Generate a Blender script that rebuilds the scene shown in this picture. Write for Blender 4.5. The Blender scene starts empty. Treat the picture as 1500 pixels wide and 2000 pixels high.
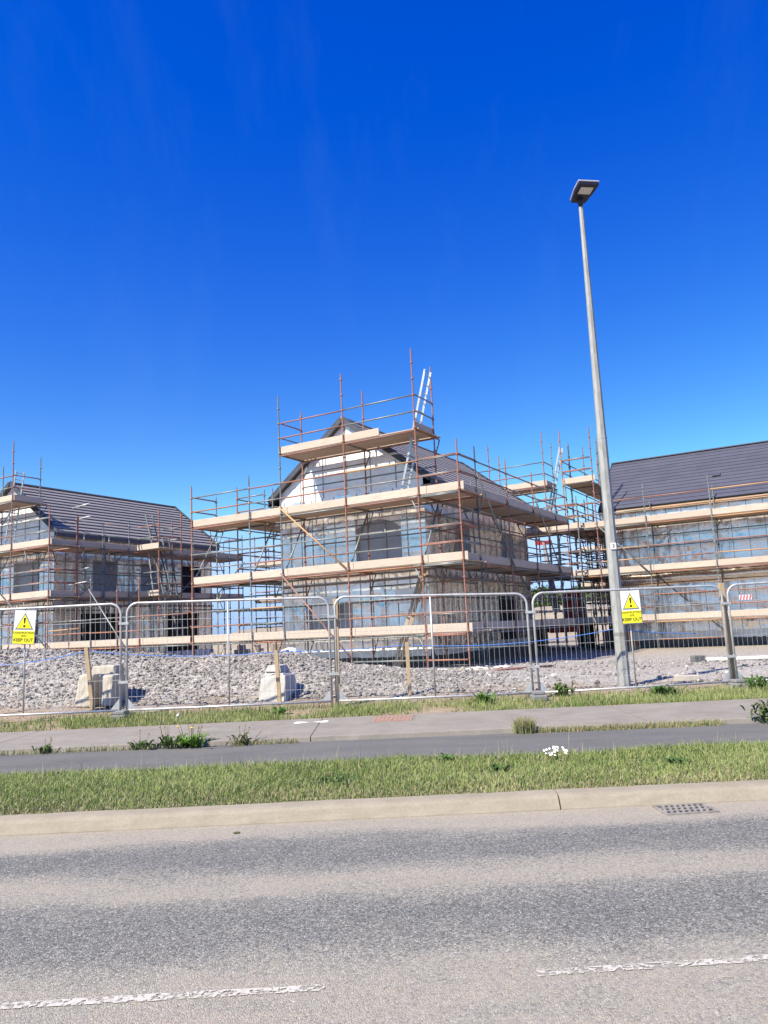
import bpy, bmesh, math, random
import numpy as np
from mathutils import Vector, Matrix, Quaternion
random.seed(7); RNG = np.random.default_rng(11)
R = math.radians
sc = bpy.context.scene
COL = sc.collection

# ------------------------------------------------------------------ camera
cam_d = bpy.data.cameras.new("camera"); cam = bpy.data.objects.new("camera", cam_d); COL.objects.link(cam)
cam_d.sensor_fit = 'HORIZONTAL'; cam_d.sensor_width = 36; cam_d.lens = 36
cam_d.clip_start = 0.05; cam_d.clip_end = 3000
PITCH, ROLL = R(8.53), R(2.7)
f_ = Vector((0, math.cos(PITCH), math.sin(PITCH))); r0 = Vector((1, 0, 0)); u0 = Vector((0, -math.sin(PITCH), math.cos(PITCH)))
r_ = r0 * math.cos(ROLL) - u0 * math.sin(ROLL); u_ = r0 * math.sin(ROLL) + u0 * math.cos(ROLL)
cam.matrix_world = Matrix(((r_.x, u_.x, -f_.x, 0), (r_.y, u_.y, -f_.y, 0), (r_.z, u_.z, -f_.z, 1.6), (0, 0, 0, 1)))
sc.camera = cam

# ------------------------------------------------------------------ sky, sun, exposure
SUN_EL, SUN_AZ = R(47), R(-129)              # the sun stands behind the camera, to the left
world = bpy.data.worlds.new("World"); sc.world = world; world.use_nodes = True
wn = world.node_tree.nodes; wl = world.node_tree.links; wn.clear()
sky = wn.new('ShaderNodeTexSky'); sky.sky_type = 'NISHITA'; sky.sun_disc = False
sky.sun_elevation = SUN_EL; sky.sun_rotation = SUN_AZ
sky.air_density = 1.0; sky.dust_density = 0.15; sky.ozone_density = 5.0; sky.altitude = 100
hs = wn.new('ShaderNodeHueSaturation'); hs.inputs['Saturation'].default_value = 1.355; hs.inputs['Value'].default_value = 1.0
hs.inputs['Hue'].default_value = 0.507
wl.new(sky.outputs[0], hs.inputs['Color'])
# thin high cirrus streaks
tc = wn.new('ShaderNodeTexCoord'); mp = wn.new('ShaderNodeMapping'); mp.vector_type = 'POINT'
mp.inputs['Rotation'].default_value = (R(20), R(-62), R(10)); mp.inputs['Scale'].default_value = (5, 1.1, 1.4)
ns = wn.new('ShaderNodeTexNoise'); ns.inputs['Scale'].default_value = 1.6; ns.inputs['Detail'].default_value = 7; ns.inputs['Roughness'].default_value = .62
mr = wn.new('ShaderNodeMapRange'); mr.inputs['From Min'].default_value = .54; mr.inputs['From Max'].default_value = .9; mr.inputs['To Max'].default_value = .05
wl.new(tc.outputs['Generated'], mp.inputs['Vector']); wl.new(mp.outputs[0], ns.inputs['Vector']); wl.new(ns.outputs['Fac'], mr.inputs['Value'])
mx = wn.new('ShaderNodeMix'); mx.data_type = 'RGBA'; mx.inputs['B'].default_value = (1.6, 2.6, 4.2, 1)
spl = wn.new('ShaderNodeSeparateColor'); cmb = wn.new('ShaderNodeCombineColor'); wl.new(hs.outputs[0], spl.inputs[0])
for ch, (k_, p_) in enumerate(((1.05, 1.0), (.625, 1.4), (1.50, .64))):   # deep clear-day blue
    pw = wn.new('ShaderNodeMath'); pw.operation = 'POWER'; pw.inputs[1].default_value = p_; ml = wn.new('ShaderNodeMath'); ml.operation = 'MULTIPLY'; ml.inputs[1].default_value = k_
    wl.new(spl.outputs[ch], pw.inputs[0]); wl.new(pw.outputs[0], ml.inputs[0]); wl.new(ml.outputs[0], cmb.inputs[ch])
spl2 = wn.new('ShaderNodeSeparateColor'); cmb2 = wn.new('ShaderNodeCombineColor'); wl.new(cmb.outputs[0], spl2.inputs[0])
def lim(sock, top_sock, k, ch):                        # a channel never outruns k times the bluer one
    ml = wn.new('ShaderNodeMath'); ml.operation = 'MULTIPLY'; ml.inputs[1].default_value = k; mn_ = wn.new('ShaderNodeMath'); mn_.operation = 'SMOOTH_MIN'; mn_.inputs[2].default_value = .35
    wl.new(top_sock, ml.inputs[0]); wl.new(sock, mn_.inputs[0]); wl.new(ml.outputs[0], mn_.inputs[1]); wl.new(mn_.outputs[0], cmb2.inputs[ch]); return mn_.outputs[0]
gl = lim(spl2.outputs[1], spl2.outputs[2], .64, 1); lim(spl2.outputs[0], gl, .66, 0); wl.new(spl2.outputs[2], cmb2.inputs[2])
wl.new(mr.outputs[0], mx.inputs['Factor']); wl.new(cmb2.outputs[0], mx.inputs['A'])
bg = wn.new('ShaderNodeBackground'); bg.inputs['Strength'].default_value = 0.12
wo = wn.new('ShaderNodeOutputWorld'); wl.new(mx.outputs['Result'], bg.inputs[0]); wl.new(bg.outputs[0], wo.inputs[0])
sd = bpy.data.lights.new("sun", 'SUN'); sd.energy = 4.6; sd.angle = R(0.53); sd.color = (1.0, 0.915, 0.76)
sun = bpy.data.objects.new("sun", sd); COL.objects.link(sun)
to_sun = Vector((math.sin(SUN_AZ) * math.cos(SUN_EL), math.cos(SUN_AZ) * math.cos(SUN_EL), math.sin(SUN_EL)))
sun.rotation_euler = to_sun.to_track_quat('Z', 'Y').to_euler()
vs = sc.view_settings; vs.view_transform = 'Standard'; vs.look = 'None'; vs.gamma = 1; vs.use_curve_mapping = False; vs.exposure = 1.0

# ------------------------------------------------------------------ materials
class G:
    """small node-graph helper for one material"""
    def __init__(s, name):
        s.m = bpy.data.materials.new(name); s.m.use_nodes = True; s.n = s.m.node_tree.nodes; s.l = s.m.node_tree.links
        s.b = s.n['Principled BSDF']; s.out = s.n['Material Output']
    def new(s, t, **k):
        n = s.n.new(t)
        for a, v in k.items(): setattr(n, a, v)
        return n
    def link(s, a, b): s.l.new(a, b)
    def pos(s): return s.new('ShaderNodeNewGeometry').outputs['Position']
    def obj(s): return s.new('ShaderNodeTexCoord').outputs['Object']
    def mapping(s, vec, scale):
        m = s.new('ShaderNodeMapping'); m.inputs['Scale'].default_value = scale; s.link(vec, m.inputs['Vector']); return m.outputs[0]
    def noise(s, vec, scale, detail=4, rough=.55):
        n = s.new('ShaderNodeTexNoise'); n.inputs['Scale'].default_value = scale; n.inputs['Detail'].default_value = detail; n.inputs['Roughness'].default_value = rough
        s.link(vec, n.inputs['Vector']); return n.outputs['Fac']
    def voro(s, vec, scale, out='Color', feature='F1'):
        n = s.new('ShaderNodeTexVoronoi'); n.feature = feature; n.inputs['Scale'].default_value = scale; s.link(vec, n.inputs['Vector']); return n.outputs[out]
    def rng(s, v, a, b, c=0., d=1.):
        n = s.new('ShaderNodeMapRange'); n.inputs['From Min'].default_value = a; n.inputs['From Max'].default_value = b
        n.inputs['To Min'].default_value = c; n.inputs['To Max'].default_value = d; s.link(v, n.inputs['Value']); return n.outputs[0]
    def ramp(s, v, stops):
        n = s.new('ShaderNodeValToRGB'); e = n.color_ramp.elements
        while len(e) < len(stops): e.new(.5)
        for i, (p, c) in enumerate(stops): e[i].position = p; e[i].color = (*c, 1)
        s.link(v, n.inputs['Fac']); return n.outputs['Color']
    def mix(s, f, a, b, blend='MIX'):
        n = s.new('ShaderNodeMix', data_type='RGBA', blend_type=blend)
        for k, v in (('Factor', f), ('A', a), ('B', b)):
            if isinstance(v, (int, float)): n.inputs[k].default_value = v
            elif isinstance(v, tuple): n.inputs[k].default_value = (*v, 1)
            else: s.link(v, n.inputs[k])
        return n.outputs['Result']
    def math(s, op, a, b=0.):
        n = s.new('ShaderNodeMath', operation=op)
        for i, v in enumerate((a, b)):
            if isinstance(v, (int, float)): n.inputs[i].default_value = v
            else: s.link(v, n.inputs[i])
        return n.outputs[0]
    def bump(s, h, strength, dist):
        n = s.new('ShaderNodeBump'); n.inputs['Strength'].default_value = strength; n.inputs['Distance'].default_value = dist
        s.link(h, n.inputs['Height']); s.link(n.outputs[0], s.b.inputs['Normal'])
    def rnd(s): return s.new('ShaderNodeObjectInfo').outputs['Random']
    def done(s, col, rough=.7, metal=0., spec=.4):
        if isinstance(col, tuple): s.b.inputs['Base Color'].default_value = (*col, 1)
        else: s.link(col, s.b.inputs['Base Color'])
        for k, v in (('Roughness', rough), ('Metallic', metal)):
            if isinstance(v, (int, float)): s.b.inputs[k].default_value = v
            else: s.link(v, s.b.inputs[k])
        s.b.inputs['Specular IOR Level'].default_value = spec
        return s.m

def plain(name, c, rough=.6, metal=0., var=.25, scale=6., bump=0.):
    g = G(name); n = g.noise(g.pos(), scale, 5)
    lo = tuple(x * (1 - var) for x in c); hi = tuple(min(1, x * (1 + var)) for x in c)
    col = g.ramp(n, [(.3, lo), (.7, hi)])
    if bump: g.bump(g.noise(g.pos(), scale * 6, 4), .5, bump)
    return g.done(col, rough, metal)

M = {}
def road_mat():
    g = G('road_asphalt'); p = g.pos()
    sep = g.new('ShaderNodeSeparateXYZ'); g.link(p, sep.inputs[0])
    wob = g.noise(g.mapping(p, (.5, 1.3, 1)), 1.0, 4)
    y = g.math('ADD', sep.outputs['Y'], g.rng(wob, .25, .75, -.16, .16))
    yr = g.rng(y, 2.4, 7.0)
    # dust lies thick in the channel and between the wheel tracks (0 = bare stone, 1 = dusty)
    def at(v): return (v - 2.4) / 4.6
    K = [(2.4, .72), (3.75, .78), (3.98, .64), (4.25, .24), (4.62, .10), (4.92, .34), (5.12, .72), (5.32, .78), (5.5, .52), (5.74, .10), (6.05, .08), (6.26, .36), (6.45, .86), (6.9, 1.0)]
    dust = g.ramp(yr, [(at(a), (b, b, b)) for a, b in K])
    chip = g.voro(p, 84, 'Color'); sc_ = g.new('ShaderNodeSeparateColor'); g.link(chip, sc_.inputs[0])
    chip2 = g.voro(p, 150, 'Color'); sc2 = g.new('ShaderNodeSeparateColor'); g.link(chip2, sc2.inputs[0])
    gap = g.voro(p, 84, 'Distance', 'DISTANCE_TO_EDGE')
    stone = g.ramp(sc_.outputs[0], [(0, (.060, .061, .058)), (.5, (.175, .173, .158)), (.86, (.28, .282, .265)), (1, (.50, .49, .45))])
    stone = g.mix(.35, stone, g.ramp(sc2.outputs[0], [(0, (.05, .051, .049)), (1, (.34, .342, .32))]))
    stone = g.mix(g.rng(gap, 0, .16, .6, 0), stone, (.035, .037, .045))
    pale = g.ramp(sc_.outputs[1], [(0, (.25, .228, .186)), (.45, (.345, .318, .255)), (1, (.45, .42, .355))])
    pale = g.mix(.3, pale, g.ramp(sc2.outputs[1], [(0, (.18, .168, .14)), (1, (.47, .44, .38))]))
    pale = g.mix(g.rng(gap, 0, .13, .5, 0), pale, (.20, .18, .17))
    big = g.noise(g.mapping(p, (.7, 1.6, 1)), 2.2, 6, .65)
    d = g.math('ADD', dust, g.rng(big, .2, .8, -.22, .22))
    d = g.math('ADD', d, g.rng(sc_.outputs[2], 0, 1, -.30, .30))
    df = g.rng(d, .18, .78)
    silt = g.ramp(g.noise(p, 30, 4), [(.3, (.30, .26, .205)), (.7, (.38, .33, .265))])
    col = g.mix(df, stone, pale)
    col = g.mix(g.rng(d, .80, 1.05), col, silt)
    h = g.math('ADD', g.rng(gap, 0, .22), g.math('MULTIPLY', sc_.outputs[0], .6))
    g.bump(h, .55, .006)
    return g.done(col, .86, 0, .25)
M['road'] = road_mat()

def concrete(name, lo, hi, stain=(.2, .18, .15), scale=2.2, bump=.003):
    g = G(name); p = g.pos()
    n = g.noise(p, scale, 7, .65); f = g.noise(p, 42, 3, .7)
    c = g.ramp(n, [(.3, lo), (.68, hi)])
    c = g.mix(g.rng(f, .35, .7, 0, .35), c, tuple(x * .7 for x in lo))
    s = g.noise(g.mapping(p, (1.2, 3, 3)), 1.7, 6, .7)
    c = g.mix(g.rng(s, .56, .72, 0, .45), c, stain)
    g.bump(g.math('ADD', f, n), .5, bump)
    return g.done(c, .88, 0, .25)
M['kerb'] = concrete('kerb_concrete', (.26, .225, .17), (.325, .29, .225), (.21, .17, .12), 3.2)
M['pavement'] = concrete('pavement_concrete', (.21, .19, .165), (.285, .26, .228), (.15, .135, .115))
M['block'] = concrete('block_concrete', (.40, .36, .30), (.55, .51, .44), (.27, .24, .19), 5)
M['block2'] = concrete('block_concrete_grey', (.40, .39, .37), (.53, .52, .49), (.28, .27, .25), 5)
M['plinth'] = concrete('plinth_blockwork', (.10, .10, .105), (.17, .17, .17), (.07, .07, .07), 4)
def path_mat():
    g = G('path_asphalt'); p = g.pos()
    n = g.noise(g.mapping(p, (.6, 1.6, 1)), 1.5, 6, .6); v = g.voro(p, 105, 'Color'); s = g.new('ShaderNodeSeparateColor'); g.link(v, s.inputs[0])
    c = g.ramp(n, [(.3, (.094, .094, .093)), (.7, (.140, .138, .130))])
    c = g.mix(g.rng(s.outputs[0], 0, 1, 0, .32), c, (.21, .205, .20))
    c = g.mix(g.rng(s.outputs[1], .7, 1, 0, .4), c, (.07, .072, .08))
    g.bump(s.outputs[0], .4, .003)
    return g.done(c, .9, 0, .2)
M['path'] = path_mat()
def soil_mat():
    g = G('site_ground'); p = g.pos(); sep = g.new('ShaderNodeSeparateXYZ'); g.link(p, sep.inputs[0])
    n = g.noise(p, 1.1, 7, .65); f = g.noise(p, 17, 6, .7); v = g.voro(p, 17, 'Color'); s = g.new('ShaderNodeSeparateColor'); g.link(v, s.inputs[0])
    grey = g.ramp(f, [(.3, (.20, .185, .17)), (.5, (.34, .315, .29)), (.75, (.47, .44, .41))])
    grey = g.mix(.45, grey, g.ramp(s.outputs[0], [(0, (.14, .13, .125)), (.6, (.36, .335, .31)), (1, (.55, .52, .48))]))
    brown = g.ramp(f, [(.3, (.20, .145, .095)), (.55, (.32, .245, .17)), (.8, (.42, .34, .25))])
    y = g.math('ADD', sep.outputs['Y'], g.rng(n, .25, .75, -1.1, 1.1))
    c = g.mix(g.rng(y, 14.3, 15.3, .92, 0), grey, brown)
    far = g.ramp(n, [(.3, (.25, .21, .16)), (.7, (.36, .31, .25))])
    c = g.mix(g.rng(sep.outputs['Y'], 24, 34), c, far)
    h = g.math('ADD', f, s.outputs[0]); g.bump(h, .7, .03)
    return g.done(c, .92, 0, .2)
M['soil'] = soil_mat()
def stone_mat():
    g = G('gravel_stone'); a = g.new('ShaderNodeAttribute', attribute_name='tint')
    n = g.noise(g.pos(), 60, 4)
    c = g.mix(g.rng(n, .3, .7, 0, .5), a.outputs['Color'], (.16, .155, .155)); g.bump(n, .4, .01)
    return g.done(c, .85, 0, .3)
M['stone'] = stone_mat()
def leaf_mat(name, trans=.25):
    g = G(name); a = g.new('ShaderNodeAttribute', attribute_name='tint')
    d = g.new('ShaderNodeBsdfTranslucent'); g.link(a.outputs['Color'], d.inputs['Color'])
    m = g.new('ShaderNodeMixShader'); m.inputs[0].default_value = trans
    g.done(a.outputs['Color'], .55, 0, .25); g.link(g.b.outputs[0], m.inputs[1]); g.link(d.outputs[0], m.inputs[2]); g.link(m.outputs[0], g.out.inputs[0])
    return g.m
M['grass'] = leaf_mat('grass_blade'); M['leaf'] = leaf_mat('weed_leaf')
M['verge'] = plain('verge_soil', (.085, .085, .035), .95, 0, .45, 9, .01)

def tube_mat(name, a, b, c, rough=.55, metal=0.):
    g = G(name); p = g.pos(); n = g.noise(p, 3.2, 5, .7); f = g.noise(p, 26, 4, .7)
    r = g.rnd()
    col = g.mix(r, a, b); col = g.mix(g.rng(n, .48, .66, 0, .75), col, c)
    col = g.mix(g.rng(f, .60, .70, 0, .55), col, (.42, .39, .36))
    return g.done(col, rough, metal, .4)
M['orange'] = tube_mat('orange_painted_tube', (.34, .155, .085), (.28, .12, .08), (.19, .105, .085))
M['brown'] = tube_mat('red_brown_tube', (.25, .12, .10), (.30, .145, .11), (.18, .115, .105))
M['galv'] = tube_mat('weathered_galvanised_tube', (.17, .19, .19), (.25, .26, .25), (.12, .13, .13), .5, .35)
M['ochre'] = tube_mat('ochre_tube', (.50, .30, .13), (.46, .24, .10), (.36, .22, .14))
M['fence'] = plain('galvanised_fence_steel', (.50, .50, .49), .5, .45, .18, 9)
M['wire'] = plain('fence_wire', (.52, .52, .50), .55, .4, .15, 9)
M['lamp_steel'] = None
def lamp_mat():
    g = G('galvanised_column'); o = g.obj()
    v = g.voro(g.mapping(o, (1, 1, .35)), 16, 'Color'); s = g.new('ShaderNodeSeparateColor'); g.link(v, s.inputs[0])
    n = g.noise(g.mapping(o, (6, 6, .8)), 2, 5, .7)
    c = g.ramp(s.outputs[0], [(0, (.25, .255, .245)), (1, (.34, .345, .33))])
    c = g.mix(g.rng(n, .42, .7, 0, .6), c, (.37, .375, .36))
    return g.done(c, .6, .08, .3)
M['lamp_steel'] = lamp_mat()
def wood(name, lo, hi, dark, rough=.75):
    g = G(name); o = g.obj(); r = g.rnd()
    sh = g.new('ShaderNodeVectorMath', operation='ADD'); cm = g.new('ShaderNodeCombineXYZ')
    g.link(g.math('MULTIPLY', r, 37.), cm.inputs[0]); g.link(g.math('MULTIPLY', r, 11.), cm.inputs[1]); g.link(o, sh.inputs[0]); g.link(cm.outputs[0], sh.inputs[1])
    gr = g.noise(g.mapping(sh.outputs[0], (1.2, 26, 26)), 1.6, 5, .6); st = g.noise(g.mapping(sh.outputs[0], (1.6, 3, 3)), 1.6, 6, .7)
    c = g.ramp(gr, [(.3, lo), (.7, hi)]); c = g.mix(g.rng(st, .52, .72, 0, .6), c, dark)
    c = g.mix(g.math('MULTIPLY', r, .35), c, dark); g.bump(gr, .3, .003)
    return g.done(c, rough, 0, .25)
M['board'] = wood('scaffold_board', (.45, .37, .30), (.56, .475, .395), (.35, .285, .225))
M['deck'] = wood('deck_board', (.36, .27, .20), (.47, .37, .29), (.26, .21, .17))
M['stake'] = wood('stake_timber', (.42, .30, .17), (.56, .43, .27), (.30, .22, .13))
M['batten'] = wood('roof_batten', (.265, .245, .24), (.355, .33, .325), (.20, .19, .19))
M['barge'] = plain('dark_verge_trim', (.055, .06, .075), .5, 0, .2, 5)
M['felt'] = plain('roof_underlay', (.075, .075, .085), .7, 0, .18, 2.5)
def slate_mat():
    g = G('slate_tile'); o = g.pos(); r = g.rnd()
    n = g.noise(o, 1.4, 6, .6); f = g.noise(o, 30, 4)
    c = g.ramp(n, [(.3, (.052, .055, .078)), (.7, (.073, .076, .104))]); c = g.mix(g.math('MULTIPLY', r, .5), c, (.082, .084, .112)); g.bump(f, .3, .004)
    return g.done(c, .6, 0, .35)
M['slate'] = slate_mat()
def foil(name, base, rough, metal, bs=.5):
    g = G(name); p = g.pos(); n = g.noise(g.mapping(p, (1, 1, 1.4)), 3.2, 5, .6); f = g.noise(g.mapping(p, (1, 1, .6)), 11, 4, .65)
    c = g.ramp(n, [(.3, tuple(x * .8 for x in base)), (.7, base)])
    rr = g.rng(n, .3, .7, rough - .06, rough + .10)
    g.bump(g.math('ADD', n, g.math('MULTIPLY', f, .2)), bs, .03)
    return g.done(c, rr, metal, .5)
M['foil'] = foil('silver_wrap_foil', (.93, .87, .79), .25, .80, .30)
M['foil_white'] = foil('pale_wrap_foil', (.93, .93, .92), .42, .22, .3)
M['sheet'] = foil('grey_plastic_sheet', (.36, .36, .38), .35, .15, .35)
M['strap'] = plain('black_strap', (.05, .05, .055), .7)
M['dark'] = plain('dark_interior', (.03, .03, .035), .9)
M['alu'] = plain('ladder_aluminium', (.44, .46, .46), .38, .6, .12, 8)
M['rope'] = plain('blue_rope', (.06, .20, .62), .6, 0, .2, 30)
M['white'] = plain('sign_white', (.80, .81, .82), .4, 0, .03, 4)
M['yellow'] = plain('sign_yellow', (.86, .80, .02), .4, 0, .03, 4)
M['black'] = plain('sign_black', (.035, .033, .02), .5, 0, .1, 4)
M['edge'] = plain('sign_border', (.20, .20, .19), .5, 0, .1, 4)
M['olive'] = plain('sign_lettering', (.10, .095, .01), .5, 0, .1, 4)
M['faint'] = plain('sign_faint_print', (.66, .70, .76), .5, 0, .05, 4)
M['head'] = plain('lamp_head_dark', (.014, .015, .028), .5, .1, .15, 6)  # underside shade put into the albedo, against light bounced off the ground
M['headtop'] = plain('lamp_head_rim', (.45, .46, .48), .5, .2, .1, 6)
M['lens'] = plain('lamp_lens', (.52, .50, .47), .35, 0, .12, 40)
M['rubber'] = concrete('fence_foot_rubber', (.16, .16, .16), (.25, .25, .245), (.12, .11, .10), 6)
M['cover'] = concrete('rusty_cover_plate', (.27, .17, .13), (.38, .25, .19), (.20, .13, .10), 9)
M['iron'] = plain('cast_iron', (.29, .265, .235), .7, .3, .3, 14)
M['pit_shade'] = plain('drain_pit_shade', (.015, .015, .017), .9)
M['red'] = plain('red_machine_paint', (.50, .03, .03), .4, 0, .15, 3)
M['tyre'] = plain('tyre_rubber', (.03, .03, .03), .8)
M['glass'] = plain('dark_glass', (.04, .05, .06), .1)
M['pinkblock'] = concrete('pallet_blocks', (.42, .33, .27), (.52, .43, .36), (.36, .28, .22), 6)
M['orangeblock'] = concrete('clay_blocks', (.50, .19, .10), (.58, .25, .14), (.40, .16, .09), 6)
M['bark'] = plain('bark', (.10, .075, .055), .9, 0, .3, 8)
M['flower'] = plain('dandelion_yellow', (.85, .62, .02), .6, 0, .1, 20)
M['petal'] = plain('daisy_white', (.82, .82, .80), .6, 0, .05, 20)
M['seed'] = plain('seed_head', (.55, .53, .48), .8, 0, .15, 30)
M['stem'] = plain('weed_stem', (.16, .15, .06), .7, 0, .3, 20)
M['ply'] = plain('white_pvc', (.72, .72, .70), .4, 0, .08, 5)
M['hi_vis'] = plain('machine_yellow', (.75, .55, .03), .45, 0, .1, 4)
M['redwhite'] = plain('red_tag', (.62, .06, .06), .5, 0, .1, 6)
def worn_paint(name, c, keep):
    g = G(name); p = g.pos(); n = g.noise(g.mapping(p, (1, 1.6, 1)), 9, 5, .7); v = g.voro(p, 62, 'Color'); s = g.new('ShaderNodeSeparateColor'); g.link(v, s.inputs[0])
    a = g.rng(g.math('ADD', n, g.math('MULTIPLY', s.outputs[0], .42)), keep - .10, keep + .10)
    g.link(a, g.b.inputs['Alpha']); return g.done(c, .75, 0, .3)
M['line'] = worn_paint('worn_road_paint', (.47, .445, .395), .665)
M['mark'] = plain('white_spray_paint', (.72, .71, .69), .7, 0, .08, 20)

# ------------------------------------------------------------------ mesh helpers
def link(name, me, mat=None, parent=None, loc=None, quat=None):
    o = bpy.data.objects.new(name, me); COL.objects.link(o)
    if mat is not None and me is not None:
        if not me.materials: me.materials.append(None)
        o.material_slots[0].link = 'OBJECT'; o.material_slots[0].material = mat
    if parent is not None: o.parent = parent
    if loc is not None: o.location = loc
    if quat is not None: o.rotation_mode = 'QUATERNION'; o.rotation_quaternion = quat
    return o
def tag(o, label=None, cat=None, group=None, kind=None):
    for k, v in (('label', label), ('category', cat), ('group', group), ('kind', kind)):
        if v: o[k] = v
    return o
def empty(name, loc, rz=0.):
    o = bpy.data.objects.new(name, None); COL.objects.link(o); o.location = loc; o.rotation_euler = (0, 0, rz); o.empty_display_size = .2; return o
class MB:
    def __init__(s): s.v = []; s.f = []; s.sm = []
    def add(s, vs, fs, smooth=False):
        k = len(s.v); s.v += [tuple(x) for x in vs]; s.f += [tuple(i + k for i in f) for f in fs]; s.sm += [smooth] * len(fs); return s
    def box(s, lo, hi):
        (a, b, c), (d, e, f) = lo, hi
        return s.add([(a, b, c), (d, b, c), (d, e, c), (a, e, c), (a, b, f), (d, b, f), (d, e, f), (a, e, f)],
                     [(3, 2, 1, 0), (4, 5, 6, 7), (0, 1, 5, 4), (1, 2, 6, 5), (2, 3, 7, 6), (3, 0, 4, 7)])
    def obox(s, c, ax, ay, az):
        c, ax, ay, az = map(Vector, (c, ax, ay, az)); vs = [c + i * ax + j * ay + k * az for k in (-1, 1) for j in (-1, 1) for i in (-1, 1)]
        return s.add(vs, [(0, 2, 3, 1), (4, 5, 7, 6), (0, 1, 5, 4), (1, 3, 7, 5), (3, 2, 6, 7), (2, 0, 4, 6)])
    def tube(s, pts, r, n=6, cap=True):
        pts = [Vector(p) for p in pts]; rs = r if isinstance(r, (list, tuple)) else [r] * len(pts); vs = []; fs = []
        t0 = (pts[1] - pts[0]).normalized(); ref = Vector((0, 0, 1)) if abs(t0.z) < .9 else Vector((1, 0, 0)); x = t0.cross(ref).normalized()
        for i, p in enumerate(pts):
            t = (pts[min(i + 1, len(pts) - 1)] - pts[max(i - 1, 0)]).normalized(); x = (x - t * x.dot(t)).normalized(); y = t.cross(x)
            vs += [p + (x * math.cos(2 * math.pi * k / n) + y * math.sin(2 * math.pi * k / n)) * rs[i] for k in range(n)]
        for i in range(len(pts) - 1):
            for k in range(n): a = i * n + k; b = i * n + (k + 1) % n; fs.append((a, b, b + n, a + n))
        if cap: fs.append(tuple(reversed(range(n)))); fs.append(tuple(range(len(vs) - n, len(vs))))
        return s.add(vs, fs, True)
    def lathe(s, prof, n=10, off=(0, 0, 0), rot=0.):
        vs = []; fs = []
        for r, z in prof: vs += [(off[0] + r * math.cos(2 * math.pi * k / n + rot), off[1] + r * math.sin(2 * math.pi * k / n + rot), off[2] + z) for k in range(n)]
        for i in range(len(prof) - 1):
            for k in range(n): a = i * n + k; b = i * n + (k + 1) % n; fs.append((a, b, b + n, a + n))
        fs.append(tuple(reversed(range(n)))); fs.append(tuple(range(len(vs) - n, len(vs))))
        return s.add(vs, fs, n > 8)
    def prism(s, poly, z0, z1):
        n = len(poly); vs = [(x, y, z0) for x, y in poly] + [(x, y, z1) for x, y in poly]
        return s.add(vs, [tuple(reversed(range(n))), tuple(range(n, 2 * n))] + [(i, (i + 1) % n, (i + 1) % n + n, i + n) for i in range(n)])
    def mesh(s, name):
        me = bpy.data.meshes.new(name); me.from_pydata(s.v, [], s.f); me.polygons.foreach_set('use_smooth', s.sm); me.update(); return me
    def build(s, name, mat, parent=None, loc=None, quat=None): return link(name, s.mesh(name), mat, parent, loc, quat)
def bevel(me, w, seg=2):
    bm = bmesh.new(); bm.from_mesh(me); bmesh.ops.bevel(bm, geom=list(bm.edges), offset=w, segments=seg, affect='EDGES', profile=.5); bm.to_mesh(me); bm.free(); return me
_cache = {}
def cached(key, fn):
    if key not in _cache: _cache[key] = fn()
    return _cache[key]
def tube_between(root, name, p0, p1, mat, r=.0242):
    p0, p1 = Vector(p0), Vector(p1); d = p1 - p0; L = round(d.length, 2)
    me = cached(('tube', L, r), lambda: MB().tube([(0, 0, -L / 2), (0, 0, L / 2)], r, 8).mesh('tube'))
    return link(name, me, M[mat], root, (p0 + p1) / 2, Vector((0, 0, 1)).rotation_difference(d.normalized()))
def board_between(root, name, p0, p1, w, t, mat, up=(0, 0, 1)):
    """plank along p0-p1, w across, t thick along up"""
    p0, p1 = Vector(p0), Vector(p1); d = p1 - p0; L = round(d.length, 2); w = round(w, 3); t = round(t, 3)
    me = cached(('board', L, w, t), lambda: bevel(MB().box((-L / 2, -w / 2, -t / 2), (L / 2, w / 2, t / 2)).mesh('board'), .004, 1))
    x = d.normalized(); z = Vector(up); z = (z - x * z.dot(x)).normalized(); y = z.cross(x)
    return link(name, me, M[mat], root, (p0 + p1) / 2, Matrix((x, y, z)).transposed().to_quaternion())
def standard_mesh(h):
    prof = [(.07, 0), (.07, .012), (.019, .014), (.019, .30), (.030, .30), (.030, .33), (.0242, .33)]
    z = .55
    while z < h - .12:
        prof += [(.0242, z - .03), (.044, z - .022), (.044, z + .012), (.034, z + .03), (.0242, z + .034)]; z += .5
    prof += [(.0242, h - .10), (.019, h - .10), (.019, h)]
    return MB().lathe(prof, 8).mesh('standard')
def vnoise(x, y, seed=0):
    xi = np.floor(x).astype(int); yi = np.floor(y).astype(int); fx = x - xi; fy = y - yi; fx = fx * fx * (3 - 2 * fx); fy = fy * fy * (3 - 2 * fy)
    def h(a, b): q = np.sin(a * 127.1 + b * 311.7 + seed * 74.7) * 43758.5453; return q - np.floor(q)
    return (h(xi, yi) * (1 - fx) + h(xi + 1, yi) * fx) * (1 - fy) + (h(xi, yi + 1) * (1 - fx) + h(xi + 1, yi + 1) * fx) * fy
def fbm(x, y, seed=0, o=4):
    return sum(vnoise(x * 2 ** k, y * 2 ** k, seed + k) * .5 ** k for k in range(o)) / sum(.5 ** k for k in range(o))
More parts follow.
